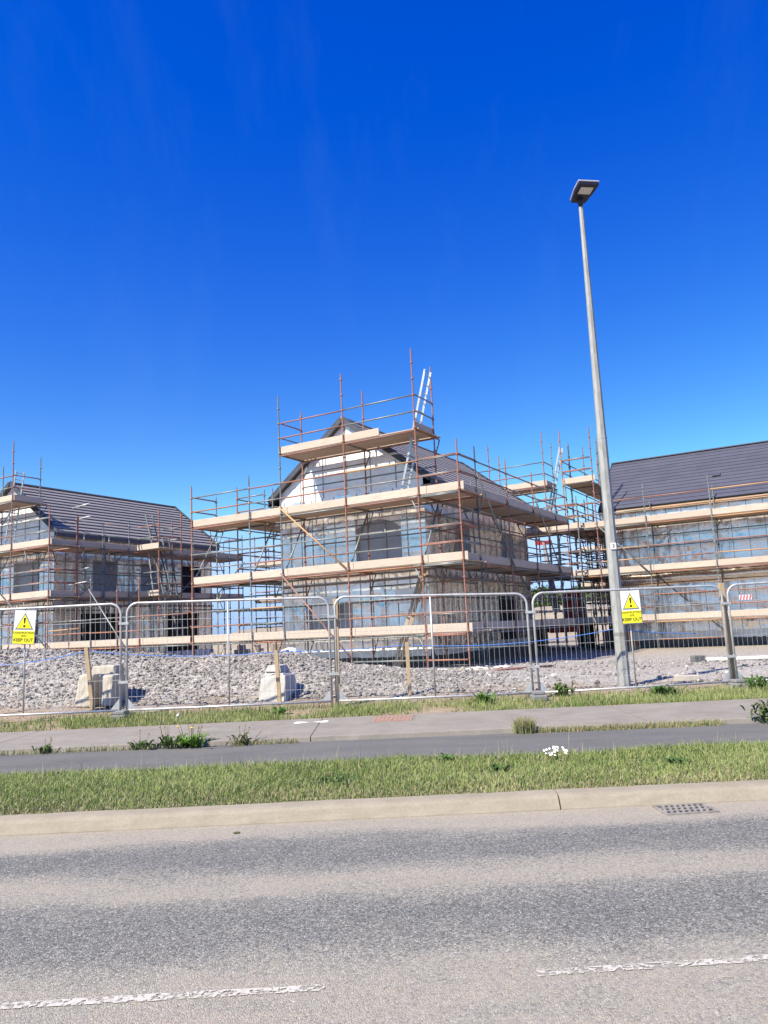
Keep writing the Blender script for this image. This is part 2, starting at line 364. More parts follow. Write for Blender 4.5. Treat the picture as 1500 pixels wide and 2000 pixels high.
def soup(name, V, F, mat, tint=None, parent=None, smooth=False):
    """large mesh from numpy arrays: V (n,3), F (m,3|4), tint per vertex (n,3)"""
    me = bpy.data.meshes.new(name); k = F.shape[1]
    me.vertices.add(len(V)); me.vertices.foreach_set('co', V.astype(np.float32).ravel())
    me.loops.add(F.size); me.loops.foreach_set('vertex_index', F.astype(np.int32).ravel())
    me.polygons.add(len(F)); me.polygons.foreach_set('loop_start', np.arange(0, F.size, k, dtype=np.int32))
    me.polygons.foreach_set('use_smooth', np.full(len(F), smooth))
    if tint is not None:
        a = me.color_attributes.new('tint', 'FLOAT_COLOR', 'POINT'); a.data.foreach_set('color', np.c_[tint, np.ones(len(tint))].astype(np.float32).ravel())
    me.update(calc_edges=True); me.validate(); return link(name, me, mat, parent)

# ------------------------------------------------------------------ the ground
RX = np.array([-40, -14, -8.53, -7.86, -7.07, -5.73, -4.05, -3.16, -2.32, -1.82, -1.38, -.71, -.05, .95, 1.72, 3.5, 60])
RZ = np.array([1.35, 1.5, 1.55, 1.54, 1.45, 1.34, 1.18, 1.21, 1.25, 1.12, .97, .84, .74, .65, .56, .46, .42])
def ground_z(x, y):
    x = np.asarray(x, float); y = np.asarray(y, float)
    base = np.interp(y, [-900, 12.3, 12.5, 13.5, 15.2, 18, 24, 60, 900], [-.04, -.04, .17, .25, .34, .37, .35, .36, .36])
    base = base - np.interp(x, [4, 9], [0, .12]) * np.interp(y, [15, 22], [0, 1]) * np.interp(y, [40, 60], [1, 0])
    base = base + np.interp(x, [-7, -3], [.10, 0]) * np.interp(y, [13.7, 14.6, 16, 20], [0, 1, 1, 0])
    ridge = np.interp(x, RX, RZ) - .42 - np.interp(x, [-7, -3], [.08, 0])
    prof = np.interp(y, [14.75, 15.25, 16.0, 16.7, 17.3, 18.2, 19.8, 20.6], [0, .16, .62, .95, 1.0, .85, .22, 0])
    m = np.clip(ridge, 0, None) * prof
    rough = (fbm(x * 1.3, y * 1.3, 3) - .5) * .22 + (fbm(x * 6, y * 6, 9, 3) - .5) * .07
    k = np.interp(y, [12.3, 13.8, 14.6, 40, 60], [0, .15, 1, 1, 0])
    return base + m + rough * k * (.25 + np.clip(m, 0, .75))
def gz(x, y): return float(ground_z(x, y))
def grid_mesh(name, xs, ys, zf, mat):
    X, Y = np.meshgrid(xs, ys); V = np.c_[X.ravel(), Y.ravel(), zf(X, Y).ravel()]; nx = len(xs)
    i = np.arange(len(ys) - 1)[:, None] * nx + np.arange(nx - 1)[None, :]; i = i.ravel(); F = np.c_[i, i + 1, i + nx + 1, i + nx]
    return soup(name, V, F, mat, smooth=True)
xs = np.r_[np.linspace(-900, -30, 12), np.arange(-28, -10, .6), np.arange(-10, 10, .1), np.arange(10, 28, .6), np.linspace(30, 900, 12)]
ys = np.r_[np.linspace(-300, 0, 4), 6, 12.3, 12.36, np.arange(12.45, 21, .1), np.arange(21, 45, .8), np.linspace(46, 900, 10)]
tag(grid_mesh('ground', xs, ys, ground_z, M['soil']), 'bare gravel and soil of the building site', kind='structure')
def flat(name, x0, x1, y0f, y1f, z, mat, label, n=60, crown=0.):
    xs = np.linspace(x0, x1, n); V = []; rows = 5
    for j in range(rows):
        for x in xs: y = y0f(x) + (y1f(x) - y0f(x)) * j / (rows - 1); V.append((x, y, z(x, y) if callable(z) else z))
    V = np.array(V); i = (np.arange(rows - 1)[:, None] * n + np.arange(n - 1)[None, :]).ravel()
    return tag(soup(name, V, np.c_[i, i + 1, i + n + 1, i + n], mat, smooth=True), label, kind='structure')
flat('road', -300, 300, lambda x: -4., lambda x: 6.9, 0.0, M['road'], 'dusty grey road with dark wheel tracks along the kerb')
VB = lambda x: 8.84 - .03 * x          # back of the verge
CF = lambda x: 10.6 - .035 * x         # front of the concrete pavement
CB = lambda x: 12.6 - .02 * x          # back of the concrete pavement
flat('verge_soil', -60, 60, lambda x: 7.05, lambda x: VB(x) + .1, .105, M['verge'], 'soil under the grass verge between road and footpath')
flat('footpath', -60, 60, lambda x: VB(x) - .02, lambda x: CF(x) + .1, .128, M['path'], 'narrow grey asphalt footpath behind the verge')
# kerb of long cast pieces with open joints
kerb = tag(empty('kerb', (0, 6.9, 0)), 'pale dusty concrete kerb along the road', kind='structure')
ke = [-40, -20, -13.2, -9.6, 1.38, 5.0, 8.6, 12.2, 20, 40]
for a, b in zip(ke[:-1], ke[1:]):
    g_ = .006; n = max(2, int((b - a) / .18)); V = []; F = []
    prof = [(-.085, -.06), (-.075, .008), (-.052, .045), (-.028, .085), (.0, .108), (.04, .116), (.18, .118), (.19, .10), (.19, -.06)]
    for i in range(n + 1):
        x = a + g_ + (b - a - 2 * g_) * i / n
        w = (fbm(np.array(x * 2.2), np.array(3.3), 5) - .5)
        for j, (dy, dz) in enumerate(prof):
            V.append((x, dy + float(w) * .02 + (random.uniform(-.003, .003) if 0 < i < n else 0), dz + (float(w) * .012 if 2 < j < 7 else 0)))
    m = len(prof)
    for i in range(n):
        for j in range(m - 1): k = i * m + j; F.append((k, k + m, k + m + 1, k + 1))
    F += [tuple(range(m)), tuple(reversed(range(n * m, n * m + m)))]
    MB().add(V, F, False).build('kerb_stone', M['kerb'], kerb)
pav = tag(empty('pavement', (0, 0, 0)), 'pale concrete pavement strip below the fence', kind='structure')
pe = [-40, -24, -15.5, -10.4, -5.7, -1.13, 3.4, 8.0, 13, 24, 40]
for a, b in zip(pe[:-1], pe[1:]):
    V = []; F = []; n = 14
    for i in range(n + 1):
        x = a + .006 + (b - a - .012) * i / n; w = random.uniform(-.02, .02)
        V += [(x, CF(x) + w, .09), (x, CF(x) + w + .015, .185), (x, CF(x) + w + .05, .196), (x, CB(x), .212), (x, CB(x) + .02, .05)]
    for i in range(n):
        for j in range(4): k = i * 5 + j; F.append((k, k + 5, k + 6, k + 1))
    F += [tuple(range(5)), tuple(reversed(range(n * 5, n * 5 + 5)))]
    MB().add(V, F, False).build('pavement_slab', M['pavement'], pav)
def strip(name, pts, w, z, mat, n=40):
    V = []; F = []
    for i in range(n + 1):
        t = i / n; x = pts[0][0] + (pts[1][0] - pts[0][0]) * t; y = pts[0][1] + (pts[1][1] - pts[0][1]) * t; ww = w * (1 + random.uniform(-.15, .15))
        V += [(x, y - ww, z), (x, y + ww, z)]
    for i in range(n): k = 2 * i; F.append((k, k + 2, k + 3, k + 1))
    return MB().add(V, F).build(name, mat)
for (a, b, lb) in [((-4.2, 3.66), (-.37, 3.755), 'worn white centre line dash at the lower left of the road'), ((.60, 3.795), (4.4, 3.95), 'worn white centre line dash at the lower right of the road')]:
    tag(strip('road_marking', (a, b), .034, .004, M['line']), lb, kind='structure')

# ------------------------------------------------------------------ building helpers in the houses' own frame
ANG = R(-30); NC = Vector((2.151, 21.4, 0))
UU = Vector((math.cos(R(30)), -math.sin(R(30)), 0)); VV = Vector((math.sin(R(30)), math.cos(R(30)), 0))
def Wd(s, t, z=0.): return NC + UU * s + VV * t + Vector((0, 0, z))
def site(name, s=0., t=0.): return empty(name, Wd(s, t, 0), ANG)

def foil_sheet(root, name, A, ax, nrm, W, z0, z1, mat, holes=(), seed=0, top=None, step=.075, amp=1., strap=.45):
    """wrinkled membrane on a wall: A = start point, ax = horizontal axis, nrm = outward; top(a) clips a gable"""
    A, ax, nrm = Vector(A), Vector(ax), Vector(nrm)
    cuts_a = sorted({0., W} | {h[0] for h in holes} | {h[1] for h in holes}); cuts_z = sorted({z0, z1} | {h[2] for h in holes} | {h[3] for h in holes})
    def fill(c):
        o = [c[0]]
        for p, q in zip(c[:-1], c[1:]): k = max(1, int((q - p) / step)); o += [p + (q - p) * i / k for i in range(1, k + 1)]
        return np.array(o)
    aa, zz = fill(cuts_a), fill(cuts_z); AA, ZZ = np.meshgrid(aa, zz)
    if top is not None: T = np.array([top(a) for a in aa]); ZZ = z0 + (ZZ - z0) / (z1 - z0) * (T[None, :] - z0)
    rg = np.random.default_rng(seed); D = (fbm(AA * 1.1 + seed, ZZ * .9, seed) - .5) * .07
    D += (fbm(AA * 4.2, ZZ * .55 + seed, seed + 5, 3) - .5) * .05
    D += (fbm(AA * 1.3 + 7, ZZ * 3.6 + AA * .5, seed + 9, 3) - .5) * .045
    for _ in range(int(W * (z1 - z0) * .55) + 3):
        pa, pz = rg.uniform(0, W), rg.uniform(z0, z1); r = np.hypot(AA - pa, (ZZ - pz)) + .02; th = np.arctan2(ZZ - pz, AA - pa)
        side = np.clip(np.cos(th - rg.uniform(-2.6, -.5)), 0, 1) ** 1.5
        D += rg.uniform(.03, .075) * np.exp(-r / rg.uniform(.28, .6)) * np.sin(rg.integers(9, 18) * th + rg.uniform(0, 6)) * side * np.clip(r / .12, 0, 1)
    D *= amp * (.35 + .65 * np.abs(np.sin(np.pi * AA / strap)) ** .6); D += .012
    edge = np.minimum.reduce([AA, W - AA]) / .12; D *= np.clip(edge, .15, 1)
    P = np.array(A)[None, None] + AA[..., None] * np.array(ax) + D[..., None] * np.array(nrm); P[..., 2] += ZZ
    n = len(aa); i = (np.arange(len(zz) - 1)[:, None] * n + np.arange(n - 1)[None, :]).ravel()
    ca = ((aa[:-1] + aa[1:]) / 2)[None, :].repeat(len(zz) - 1, 0).ravel(); cz = ((zz[:-1] + zz[1:]) / 2)[:, None].repeat(n - 1, 1).ravel()
    keep = np.ones(len(i), bool)
    for h in holes: keep &= ~((ca > h[0]) & (ca < h[1]) & (cz > h[2]) & (cz < h[3]))
    i = i[keep]
    F = np.c_[i, i + 1, i + n + 1, i + n]
    if ax.cross(Vector((0, 0, 1))).dot(nrm) < 0: F = F[:, ::-1]
    return soup(name, P.reshape(-1, 3), F, M[mat], parent=root, smooth=True)
def wall(root, A, ax, nrm, W, z0, z1, holes=(), seed=0, mat='foil', strap=.45, zs=None):
    A, ax, nrm = Vector(A), Vector(ax), Vector(nrm)
    foil_sheet(root, 'wall_membrane', A, ax, nrm, W, z0, z1, mat, [h[:4] for h in holes], seed, strap=strap)
    a = strap
    while a < W - .1:                                        # black fixing straps
        segs = [(z0, zs or z1)]
        for h in holes:
            if h[0] - .02 < a < h[1] + .02: segs = [q for p in segs for q in ((p[0], min(p[1], h[2])), (max(p[0], h[3]), p[1])) if q[1] - q[0] > .1]
        for p, q in segs:
            c = A + ax * a + nrm * .032 + Vector((0, 0, 0)); b = MB(); b.obox((0, 0, 0), ax * .006, nrm * .004, (0, 0, (q - p) / 2))
            b.build('strap', M['strap'], root, (c.x, c.y, (p + q) / 2))
        a += strap
    for h in holes:
        a0, a1, b0, b1, kind = h; dpt = .16
        c = A + ax * (a0 + a1) / 2 - nrm * dpt
        w = link('window', MB().obox((0, 0, 0), ax * (a1 - a0 - .02) / 2, nrm * .01, (0, 0, (b1 - b0 - .02) / 2)).mesh('window'), M['dark' if kind == 'dark' else 'sheet'], root, (c.x, c.y, (b0 + b1) / 2))  # dark kind: the unlit room's darkness is coloured onto the panel
        fr = MB()
        for d, q in ((a0, .0), (a1, .0)): fr.obox(ax * (d - (a0 + a1) / 2) + nrm * dpt / 2, ax * .02, nrm * (dpt / 2 + .012), (0, 0, (b1 - b0) / 2 + .02))
        for d in (b0, b1): fr.obox(nrm * dpt / 2 + Vector((0, 0, d - (b0 + b1) / 2)), ax * ((a1 - a0) / 2 - .021), nrm * (dpt / 2 + .010), (0, 0, .02))
        fr.build('window_reveal', M['foil'], w)
        if kind == 'sheet':                                   # loose sheet hung across the head of the opening
            V = []; F = []; n = 14
            for j in range(5):
                for i in range(n + 1):
                    x = -(a1 - a0) / 2 + .03 + (a1 - a0 - .06) * i / n; sag = .06 + .30 * (1 - abs(2 * i / n - .9) ** 2.2) ; sag = max(.05, .42 - sag)
                    V.append(ax * x + nrm * (.06 + .02 * math.sin(i * 1.3 + j)) + Vector((0, 0, (b1 - b0) / 2 - .03 - sag * j / 4)))
            for j in range(4):
                for i in range(n): k = j * (n + 1) + i; F.append((k, k + n + 1, k + n + 2, k + 1))
            MB().add(V, F, True).build('head_sheet', M['foil_white'], w)
        if kind != 'dark':
            pil = MB().obox(ax * (a1 - a0) * .10 + nrm * .03, ax * .045, nrm * .02, (0, 0, (b1 - b0) / 2 - .05)); pil.build('mullion', M['sheet'], w)

def gable_house(root, s0, s1, t0, t1, zb, ze, zr, holes_front, holes_right, seed, batten_gap=.285):
    """house with its gable to the front (towards -t) and a battened roof"""
    sm = (s0 + s1) / 2; X, Y = Vector((1, 0, 0)), Vector((0, 1, 0)); zt = ze - .12
    wall(root, (s0, t0, 0), X, -Y, s1 - s0, zb, zt, holes_front, seed, strap=.46)
    wall(root, (s1, t0, 0), Y, X, t1 - t0, zb, zt, holes_right, seed + 1, strap=.52)
    wall(root, (s0, t1, 0), -Y, -X, t1 - t0, zb, zt, (), seed + 2, strap=.9)
    wall(root, (s1, t1, 0), -X, Y, s1 - s0, zb, zt, (), seed + 3, strap=.9)
    oh = .36; slope = (zr - ze) / ((s1 - s0) / 2 + oh)
    top = lambda a: zr - .10 - slope * abs(a - (s1 - s0) / 2) - .02
    foil_sheet(root, 'gable_membrane', (s0, t0 - .012, 0), X, -Y, s1 - s0, zt - .30, zr - .1, 'foil_white', (), seed + 7, top=top, amp=.55, strap=.95)
    foil_sheet(root, 'gable_membrane', (s1, t1 + .012, 0), -X, Y, s1 - s0, zt - .30, zr - .1, 'foil_white', (), seed + 8, top=top, amp=.55, strap=.95)
    for k in range(1, 6):
        a = k * .95; zt_ = top(a)
        if zt_ > zt + .1: MB().obox((0, 0, 0), (.008, 0, 0), (0, .004, 0), (0, 0, (zt_ - zt) / 2 - .03)).build('strap', M['strap'], root, (s0 + a, t0 - .045, (zt_ + zt) / 2 - .04))
    p = MB(); p.box((s0 - .02, t0 - .02, .1), (s1 + .02, t1 + .02, zb - .004)); p.build('plinth', M['plinth'], root)
    fl = MB(); V = []; F = []; n = 60                          # crumpled foil skirt at the foot of the walls
    for side in (0, 1):
        A, ax, nr, W_ = ((s0, t0, 0), X, -Y, s1 - s0) if side == 0 else ((s1, t0, 0), Y, X, t1 - t0)
        A = Vector(A); V = []; F = []
        for i in range(n + 1):
            for j in range(4):
                V.append(A + ax * (W_ * i / n) + nr * (.05 + .05 * j / 3 + random.uniform(-.02, .025)) + Vector((0, 0, zb + .20 - .09 * j + random.uniform(-.015, .015))))
        for i in range(n):
            for j in range(3): k = i * 4 + j; F.append((k, k + 1, k + 5, k + 4))
        MB().add(V, F, True).build('base_flashing', M['foil_white'], root)
    for z in (zb + 2.36,):                                     # cavity barrier ledge at first floor
        board_between(root, 'ledge_batten', (s0 + .05, t0 - .06, z), (s1 + .12, t0 - .06, z), .10, .07, 'batten')
        board_between(root, 'ledge_batten', (s1 + .06, t0 + .02, z), (s1 + .06, t1, z), .10, .07, 'batten')
    v0, v1 = t0 - .22, t1 + .22; half = (s1 - s0) / 2 + oh
    for sg in (-1, 1):
        e = Vector((sm + sg * half, 0, ze)); r = Vector((sm, 0, zr)); d = (r - e); L = d.length; d.normalize(); nr = Vector((-d.z * 1, 0, d.x)); nr = nr if nr.z > 0 else -nr
        b = MB(); b.obox((e + r) / 2 + Vector((0, (v0 + v1) / 2, 0)) - nr * .035, d * (L / 2 - .005), (0, (v1 - v0) / 2, 0), nr * .035); ro = b.build('roof', M['felt'], root)
        k = .08
        while k < L - .06:
            c = e + d * k + nr * .021
            board_between(ro, 'batten', (c.x, v0 + .02, c.z), (c.x, v1 - .02, c.z), .15, .042, 'batten', nr); k += batten_gap
        for t in (v0, v1):
            c0 = e + Vector((0, t, 0)) - nr * .02; c1 = r + Vector((0, t, 0)) - nr * .02
            board_between(root, 'bargeboard', c0, c1, .16, .03, 'barge', (0, 1, 0))
            c0 = c0 + nr * .10; c1 = c1 + nr * .10
            board_between(root, 'verge_trim', c0 + Vector((0, .06 if t == v0 else -.06, 0)), c1 + Vector((0, .06 if t == v0 else -.06, 0)), .13, .03, 'barge', nr)
        board_between(root, 'fascia', (e.x, v0 + .02, ze - .10), (e.x, v1 - .02, ze - .10), .20, .03, 'barge', (1, 0, 0))
        board_between(root, 'soffit', (e.x - sg * .19, v0 + .03, ze - .19), (e.x - sg * .19, v1 - .03, ze - .19), .34, .02, 'batten')
    board_between(root, 'ridge_batten', (sm, v0, zr + .035), (sm, v1, zr + .035), .12, .05, 'batten')

# ------------------------------------------------------------------ scaffolding
DECKS = (1.38, 3.36, 5.36)
def pick(*w): return random.choices(['orange', 'brown', 'galv', 'ochre'], w)[0]
def post(root, s, t, top, mat, z0=None):
    if z0 is None: w = root.matrix_basis @ Vector((s, t, 0)); z0 = gz(w.x, w.y) - .02
    h = round((top - z0) * 4) / 4
    return link('standard', cached(('std', h), lambda: standard_mesh(h)), M[mat], root, (s, t, z0))
def run(root, axis, outer, inner, posts, decks=DECKS, tops=7.0, itops=6.7, mats=None, do_posts=True, toe=True, ends=(.12, .12), skip_rails=(), weights=(3, 2, 5, 1), toe_span=None, hop=True, inner_posts=True, rails=(.52, 1.02), skip_deck=0.):
    P = (lambda a, b, z: (a, b, z)) if axis == 's' else (lambda a, b, z: (b, a, z))
    sg = 1 if inner > outer else -1; n = len(posts)
    tops = tops if isinstance(tops, (list, tuple)) else [tops] * n; itops = itops if isinstance(itops, (list, tuple)) else [itops] * n
    if do_posts:
        for i, a in enumerate(posts):
            if tops[i]: post(root, *P(a, outer, 0)[:2], tops[i], mats[i] if mats else pick(*weights))
            if inner_posts and itops[i]: post(root, *P(a, inner, 0)[:2], itops[i], pick(1, 1, 6, 0))
    a0, a1 = posts[0] - ends[0], posts[-1] + ends[1]
    for dz in decks:
        cuts = [a0 + skip_deck]; a = a0 + skip_deck
        for p in posts[1:-1]:
            if p - a > 2.0: cuts.append(p + .1); a = p + .1
        cuts.append(a1)
        for c0, c1 in zip(cuts[:-1], cuts[1:]):
            for k in range(5):
                b = outer + sg * (.16 + k * .236)
                board_between(root, 'deck_board', P(c0 + .004, b, dz + random.uniform(-.004, .004)), P(c1 - .004, b, dz + random.uniform(-.004, .004)), .226, .038, 'deck')
            if hop: board_between(root, 'deck_board', P(c0 + .004, inner + sg * .17, dz - .002), P(c1 - .004, inner + sg * .17, dz - .002), .226, .038, 'deck')
        if toe:
            lo, hi = toe_span or (a0, a1); tc = [lo] + [p + random.uniform(-.05, .25) for p in posts[1:-1] if lo + 1.8 < p < hi - 1.2] + [hi]
            for c0, c1 in zip(tc[:-1], tc[1:]):
                board_between(root, 'toe_board', P(c0 + .006, outer + sg * .052, dz + .125), P(c1 - .006, outer + sg * .052, dz + .125 + random.uniform(-.006, .006)), .235, .038, 'board', P(0, 1, 0))
        for i in range(n - 1):
            p, q = posts[i] + .045, posts[i + 1] - .045
            tube_between(root, 'ledger', P(p, outer, dz - .075), P(q, outer, dz - .075), pick(*weights))
            if inner_posts: tube_between(root, 'ledger', P(p, inner, dz - .075), P(q, inner, dz - .075), pick(1, 1, 5, 0))
            for h in rails:
                if (i, dz, h) not in skip_rails: tube_between(root, 'guard_rail', P(p, outer, dz + h), P(q, outer, dz + h + random.uniform(-.015, .015)), pick(*weights))
            if inner_posts and dz > 2:
                for hh in (.95, .48):
                    if random.random() < .75: tube_between(root, 'guard_rail', P(p, inner, dz - hh), P(q, inner, dz - hh), pick(1, 1, 5, 0))
        for i, a in enumerate(posts):
            tube_between(root, 'transom', P(a, outer + sg * .045, dz - .045), P(a, inner - sg * .045, dz - .045), pick(1, 2, 5, 0))
            if hop and inner_posts:
                tube_between(root, 'hop_up_bracket', P(a, inner + sg * .03, dz - .62), P(a + .03, inner + sg * .32, dz - .06), 'galv', .019)
                tube_between(root, 'hop_up_bracket', P(a, inner + sg * .03, dz - .045), P(a, inner + sg * .34, dz - .045), 'galv', .022)
    for a in (posts[0], posts[-1]):                             # end guards
        for dz in decks:
            for h in rails: tube_between(root, 'guard_rail', P(a, outer + sg * .045, dz + h + .03), P(a, inner - sg * .045, dz + h + .03), pick(2, 2, 4, 0))
def brace(root, p0, p1, mat): tube_between(root, 'brace', p0, p1, mat, .025)

# main house in the middle
h = site('gable_house'); tag(h, 'silver foil wrapped gable house in the middle, roof still bare battens', 'house', 'houses under construction')
gable_house(h, -7.7, -2.0, 1.72, 11.0, .74, 6.15, 8.62,
            [(3.08, 4.85, 3.62, 5.18, 'sheet'), (1.1, 2.9, 1.2, 2.5, 'plain')], [(2.2, 3.4, 3.9, 5.0, 'plain'), (6.4, 7.6, 3.9, 5.0, 'plain'), (5.6, 7.6, .8, 2.7, 'dark')], 21)
for (a, z, w, hh) in [(-2.75, 2.55, .42, .22), (-5.9, 2.35, .5, .35)]:
    board_between(h, 'membrane_patch', (a - w, 1.64, z), (a + w, 1.64, z), hh * 2, .006, 'foil_white', (0, -1, 0))
S = site('scaffold'); tag(S, 'orange and grey tube scaffold wrapped round the middle gable house', 'scaffold', 'scaffolds round the houses')
fp = [-10.25, -7.65, -6.33, -3.83, -1.3, 0.0]
run(S, 's', 0, 1.25, fp, tops=[6.8, 6.95, 9.31, 9.66, 9.78, 6.8], itops=[6.6, 6.7, 9.2, 9.35, 9.5, 6.9], mats=['orange', 'galv', 'galv', 'orange', 'orange', 'orange'], ends=(.03, .14), weights=(3, 2, 5, 1))
run(S, 's', 0, 1.25, fp[2:5], decks=(7.36,), do_posts=False, toe_span=(-6.4, -2.55), ends=(.05, .1), weights=(2, 5, 3, 0))
board_between(S, 'toe_board', (-1.34, .02, 7.485), (-1.34, 1.36, 7.485), .235, .038, 'board', (1, 0, 0))
run(S, 't', 0, -1.25, [0, 1.25, 3.75, 6.25, 8.75, 10.3], tops=[0, 6.75, 6.9, 6.85, 6.8, 6.9], itops=[0, 0, 6.3, 6.3, 6.4, 6.4], ends=(-.06, .1), skip_deck=1.32, weights=(2, 3, 6, 0))
run(S, 't', -9.3, -8.05, [1.3, 3.8, 6.3, 8.8, 10.3], tops=[6.8, 6.6, 6.9, 6.7, 6.8], itops=6.5, weights=(2, 2, 6, 0), hop=False)
brace(S, (-6.37, -.06, 5.60), (-3.86, -.06, 3.42), 'ochre'); brace(S, (-6.37, -.06, 3.45), (-3.80, -.06, .72), 'brown')
brace(S, (.06, 1.2, 6.0), (.06, 3.9, 3.28), 'galv'); brace(S, (.06, 6.2, 6.0), (.06, 8.8, 3.28), 'galv')
for s in fp[:-1]: brace(S, (s + .03, .02, 3.4), (s + .03, 1.2, 5.2), 'galv')
tube_between(S, 'guard_rail', (-1.26, 0, .62), (-.05, 0, .62), 'orange'); tube_between(S, 'guard_rail', (-3.79, 0, .62), (-1.34, 0, .62), 'galv')
# low walkway that ties it to the left house
B = site('walkway_scaffold'); tag(B, 'low single-lift scaffold walkway behind the gravel mound at the left', 'scaffold', 'scaffolds round the houses')
run(B, 's', 0, 1.25, [-20.9, -18.1, -15.45, -14.0, -12.85, -10.4], decks=(1.38,), tops=[3.0, 3.0, 4.0, 3.6, 3.9, 0], itops=[2.4, 2.6, 2.9, 2.6, 3.0, 0], mats=['galv', 'galv', 'galv', 'brown', 'orange', 'orange'], ends=(.1, .0), hop=False)
brace(B, (-15.5, -.06, 3.55), (-12.9, -.06, .6), 'galv')
tube_between(B, 'brace', (-17.9, -.1, 2.05), (-16.2, .1, 2.10), 'ochre')

# left house
h = site('gable_house', -17, -.7); tag(h, 'foil wrapped house at the left edge with long battened roof slope', 'house', 'houses under construction')
gable_house(h, -7.7, -2.0, 1.72, 11.1, .74, 6.15, 8.62, [(3.0, 4.8, 3.5, 5.1, 'plain'), (3.0, 4.8, 1.0, 2.6, 'dark')],
            [(1.9, 3.3, 3.7, 5.1, 'plain'), (4.6, 6.0, 3.7, 5.1, 'plain'), (7.2, 8.6, 3.7, 5.1, 'dark'), (1.3, 3.6, .8, 2.8, 'dark'), (6.2, 8.4, .8, 2.8, 'dark')], 55)
L = site('scaffold', -17, -.7); tag(L, 'scaffold wrapped round the battened-roof house at the left edge', 'scaffold', 'scaffolds round the houses')
run(L, 's', 0, 1.25, [-10.2, -7.4, -4.9, -2.35, 0.0], decks=(3.36, 5.36), tops=[6.8, 9.3, 9.6, 9.78, 6.8], itops=[6.5, 9.2, 9.3, 9.4, 6.7], mats=['orange', 'galv', 'brown', 'brown', 'brown'], ends=(.03, .10))
run(L, 's', 0, 1.25, [-7.4, -4.9, -2.35], decks=(7.36,), do_posts=False, ends=(.05, .1), weights=(2, 5, 3, 0))
board_between(L, 'toe_board', (-2.28, .02, 7.485), (-2.28, 1.36, 7.485), .235, .038, 'board', (1, 0, 0))
run(L, 't', 0, -1.25, [0, 1.3, 2.6, 3.9, 6.4, 8.9, 11.2], decks=(3.36, 5.36), tops=[0, 6.7, 6.2, 6.5, 6.9, 6.8, 6.6], itops=[0, 0, 6.0, 6.2, 6.4, 6.4, 6.4], ends=(-.06, .1), skip_deck=1.32, weights=(1, 3, 6, 0))
for (t, tp) in [(4.4, 7.1), (5.7, 7.0)]: post(L, 1.25, t, tp, 'orange')   # ladder access bay standing out from the side
for dz in (3.36, 5.36):
    for k in range(5): board_between(L, 'deck_board', (.06, 4.45 + k * .236, dz + .01), (1.35, 4.45 + k * .236, dz + .01), .226, .038, 'deck')
    board_between(L, 'toe_board', (.02, 4.33, dz + .13), (1.32, 4.33, dz + .13), .235, .038, 'board', (0, -1, 0))
    for hgt in (.52, 1.02):
        tube_between(L, 'guard_rail', (0, 4.38, dz + hgt), (1.25, 4.38, dz + hgt), pick(2, 1, 4, 1)); tube_between(L, 'guard_rail', (1.25, 4.4, dz + hgt), (1.25, 5.7, dz + hgt), pick(2, 1, 4, 1)); tube_between(L, 'guard_rail', (0, 5.7, dz + hgt), (1.25, 5.7, dz + hgt), 'galv')
for (z, a) in [(6.95, 1.3), (6.45, 1.35), (4.4, 1.3), (3.85, 1.2)]: tube_between(L, 'projecting_tube', (-.35, a, z), (.75, a - .05, z + .05), 'fence')

# right house, its long slated slope towards the road
h = site('slate_house', 0, 0); tag(h, 'foil wrapped house at the right with finished slate roof', 'house', 'houses under construction')
X, Y = Vector((1, 0, 0)), Vector((0, 1, 0)); s0, s1, t0, t1, zb, ze, zr = .55, 17.0, 14.25, 20.2, .62, 6.17, 8.80; tm = (t0 + t1) / 2; oh = .32
wall(h, (s0, t0, 0), X, -Y, s1 - s0, zb, ze - .1, [(7.6, 9.2, 3.7, 5.0, 'plain')], 91, strap=.62)
wall(h, (s0, t1, 0), -Y, -X, t1 - t0, zb, ze - .1, (), 92, strap=.62); wall(h, (s1, t0, 0), Y, X, t1 - t0, zb, ze - .1, (), 93, strap=.9); wall(h, (s1, t1, 0), -X, Y, s1 - s0, zb, ze - .1, (), 94, strap=.9)
slope = (zr - ze) / ((t1 - t0) / 2 + oh); topf = lambda a: zr - .14 - slope * abs(a - (t1 - t0) / 2)
foil_sheet(h, 'gable_membrane', (s0 - .01, t1, 0), -Y, -X, t1 - t0, ze - .4, zr, 'foil_white', (), 95, top=topf, amp=.5)
foil_sheet(h, 'gable_membrane', (s1 + .01, t0, 0), Y, X, t1 - t0, ze - .4, zr, 'foil_white', (), 96, top=topf, amp=.5)
MB().box((s0 - .02, t0 - .02, .05), (s1 + .02, t1 + .02, zb - .004)).build('plinth', M['plinth'], h)
V = []; F = []
for i in range(131):
    for j in range(4): V.append((s0 + (s1 - s0) * i / 130, t0 - .05 - .05 * j / 3 - random.uniform(-.02, .03), zb + .24 - .10 * j + random.uniform(-.02, .02)))
for i in range(130):
    for j in range(3): k = i * 4 + j; F.append((k, k + 1, k + 5, k + 4))
MB().add(V, F, True).build('base_flashing', M['foil_white'], h)
V = []; F = []                                                  # loose foil lap that bellies out at first-floor level
for i in range(131):
    a = s0 + (s1 - s0) * i / 130; bl = .55 + .45 * float(fbm(np.array(a * .8), np.array(1.), 4))
    for j in range(9): q = j / 8; V.append((a, t0 - .05 - bl * .16 * math.sin(math.pi * q ** .8) - random.uniform(0, .006), 3.28 - .46 * q + .02 * math.sin(a * 2.2)))
for i in range(130):
    for j in range(8): k = i * 9 + j; F.append((k, k + 1, k + 10, k + 9))
MB().add(V, F, True).build('membrane_lap', M['foil'], h)
v0, v1 = s0 - .24, s1 + .24
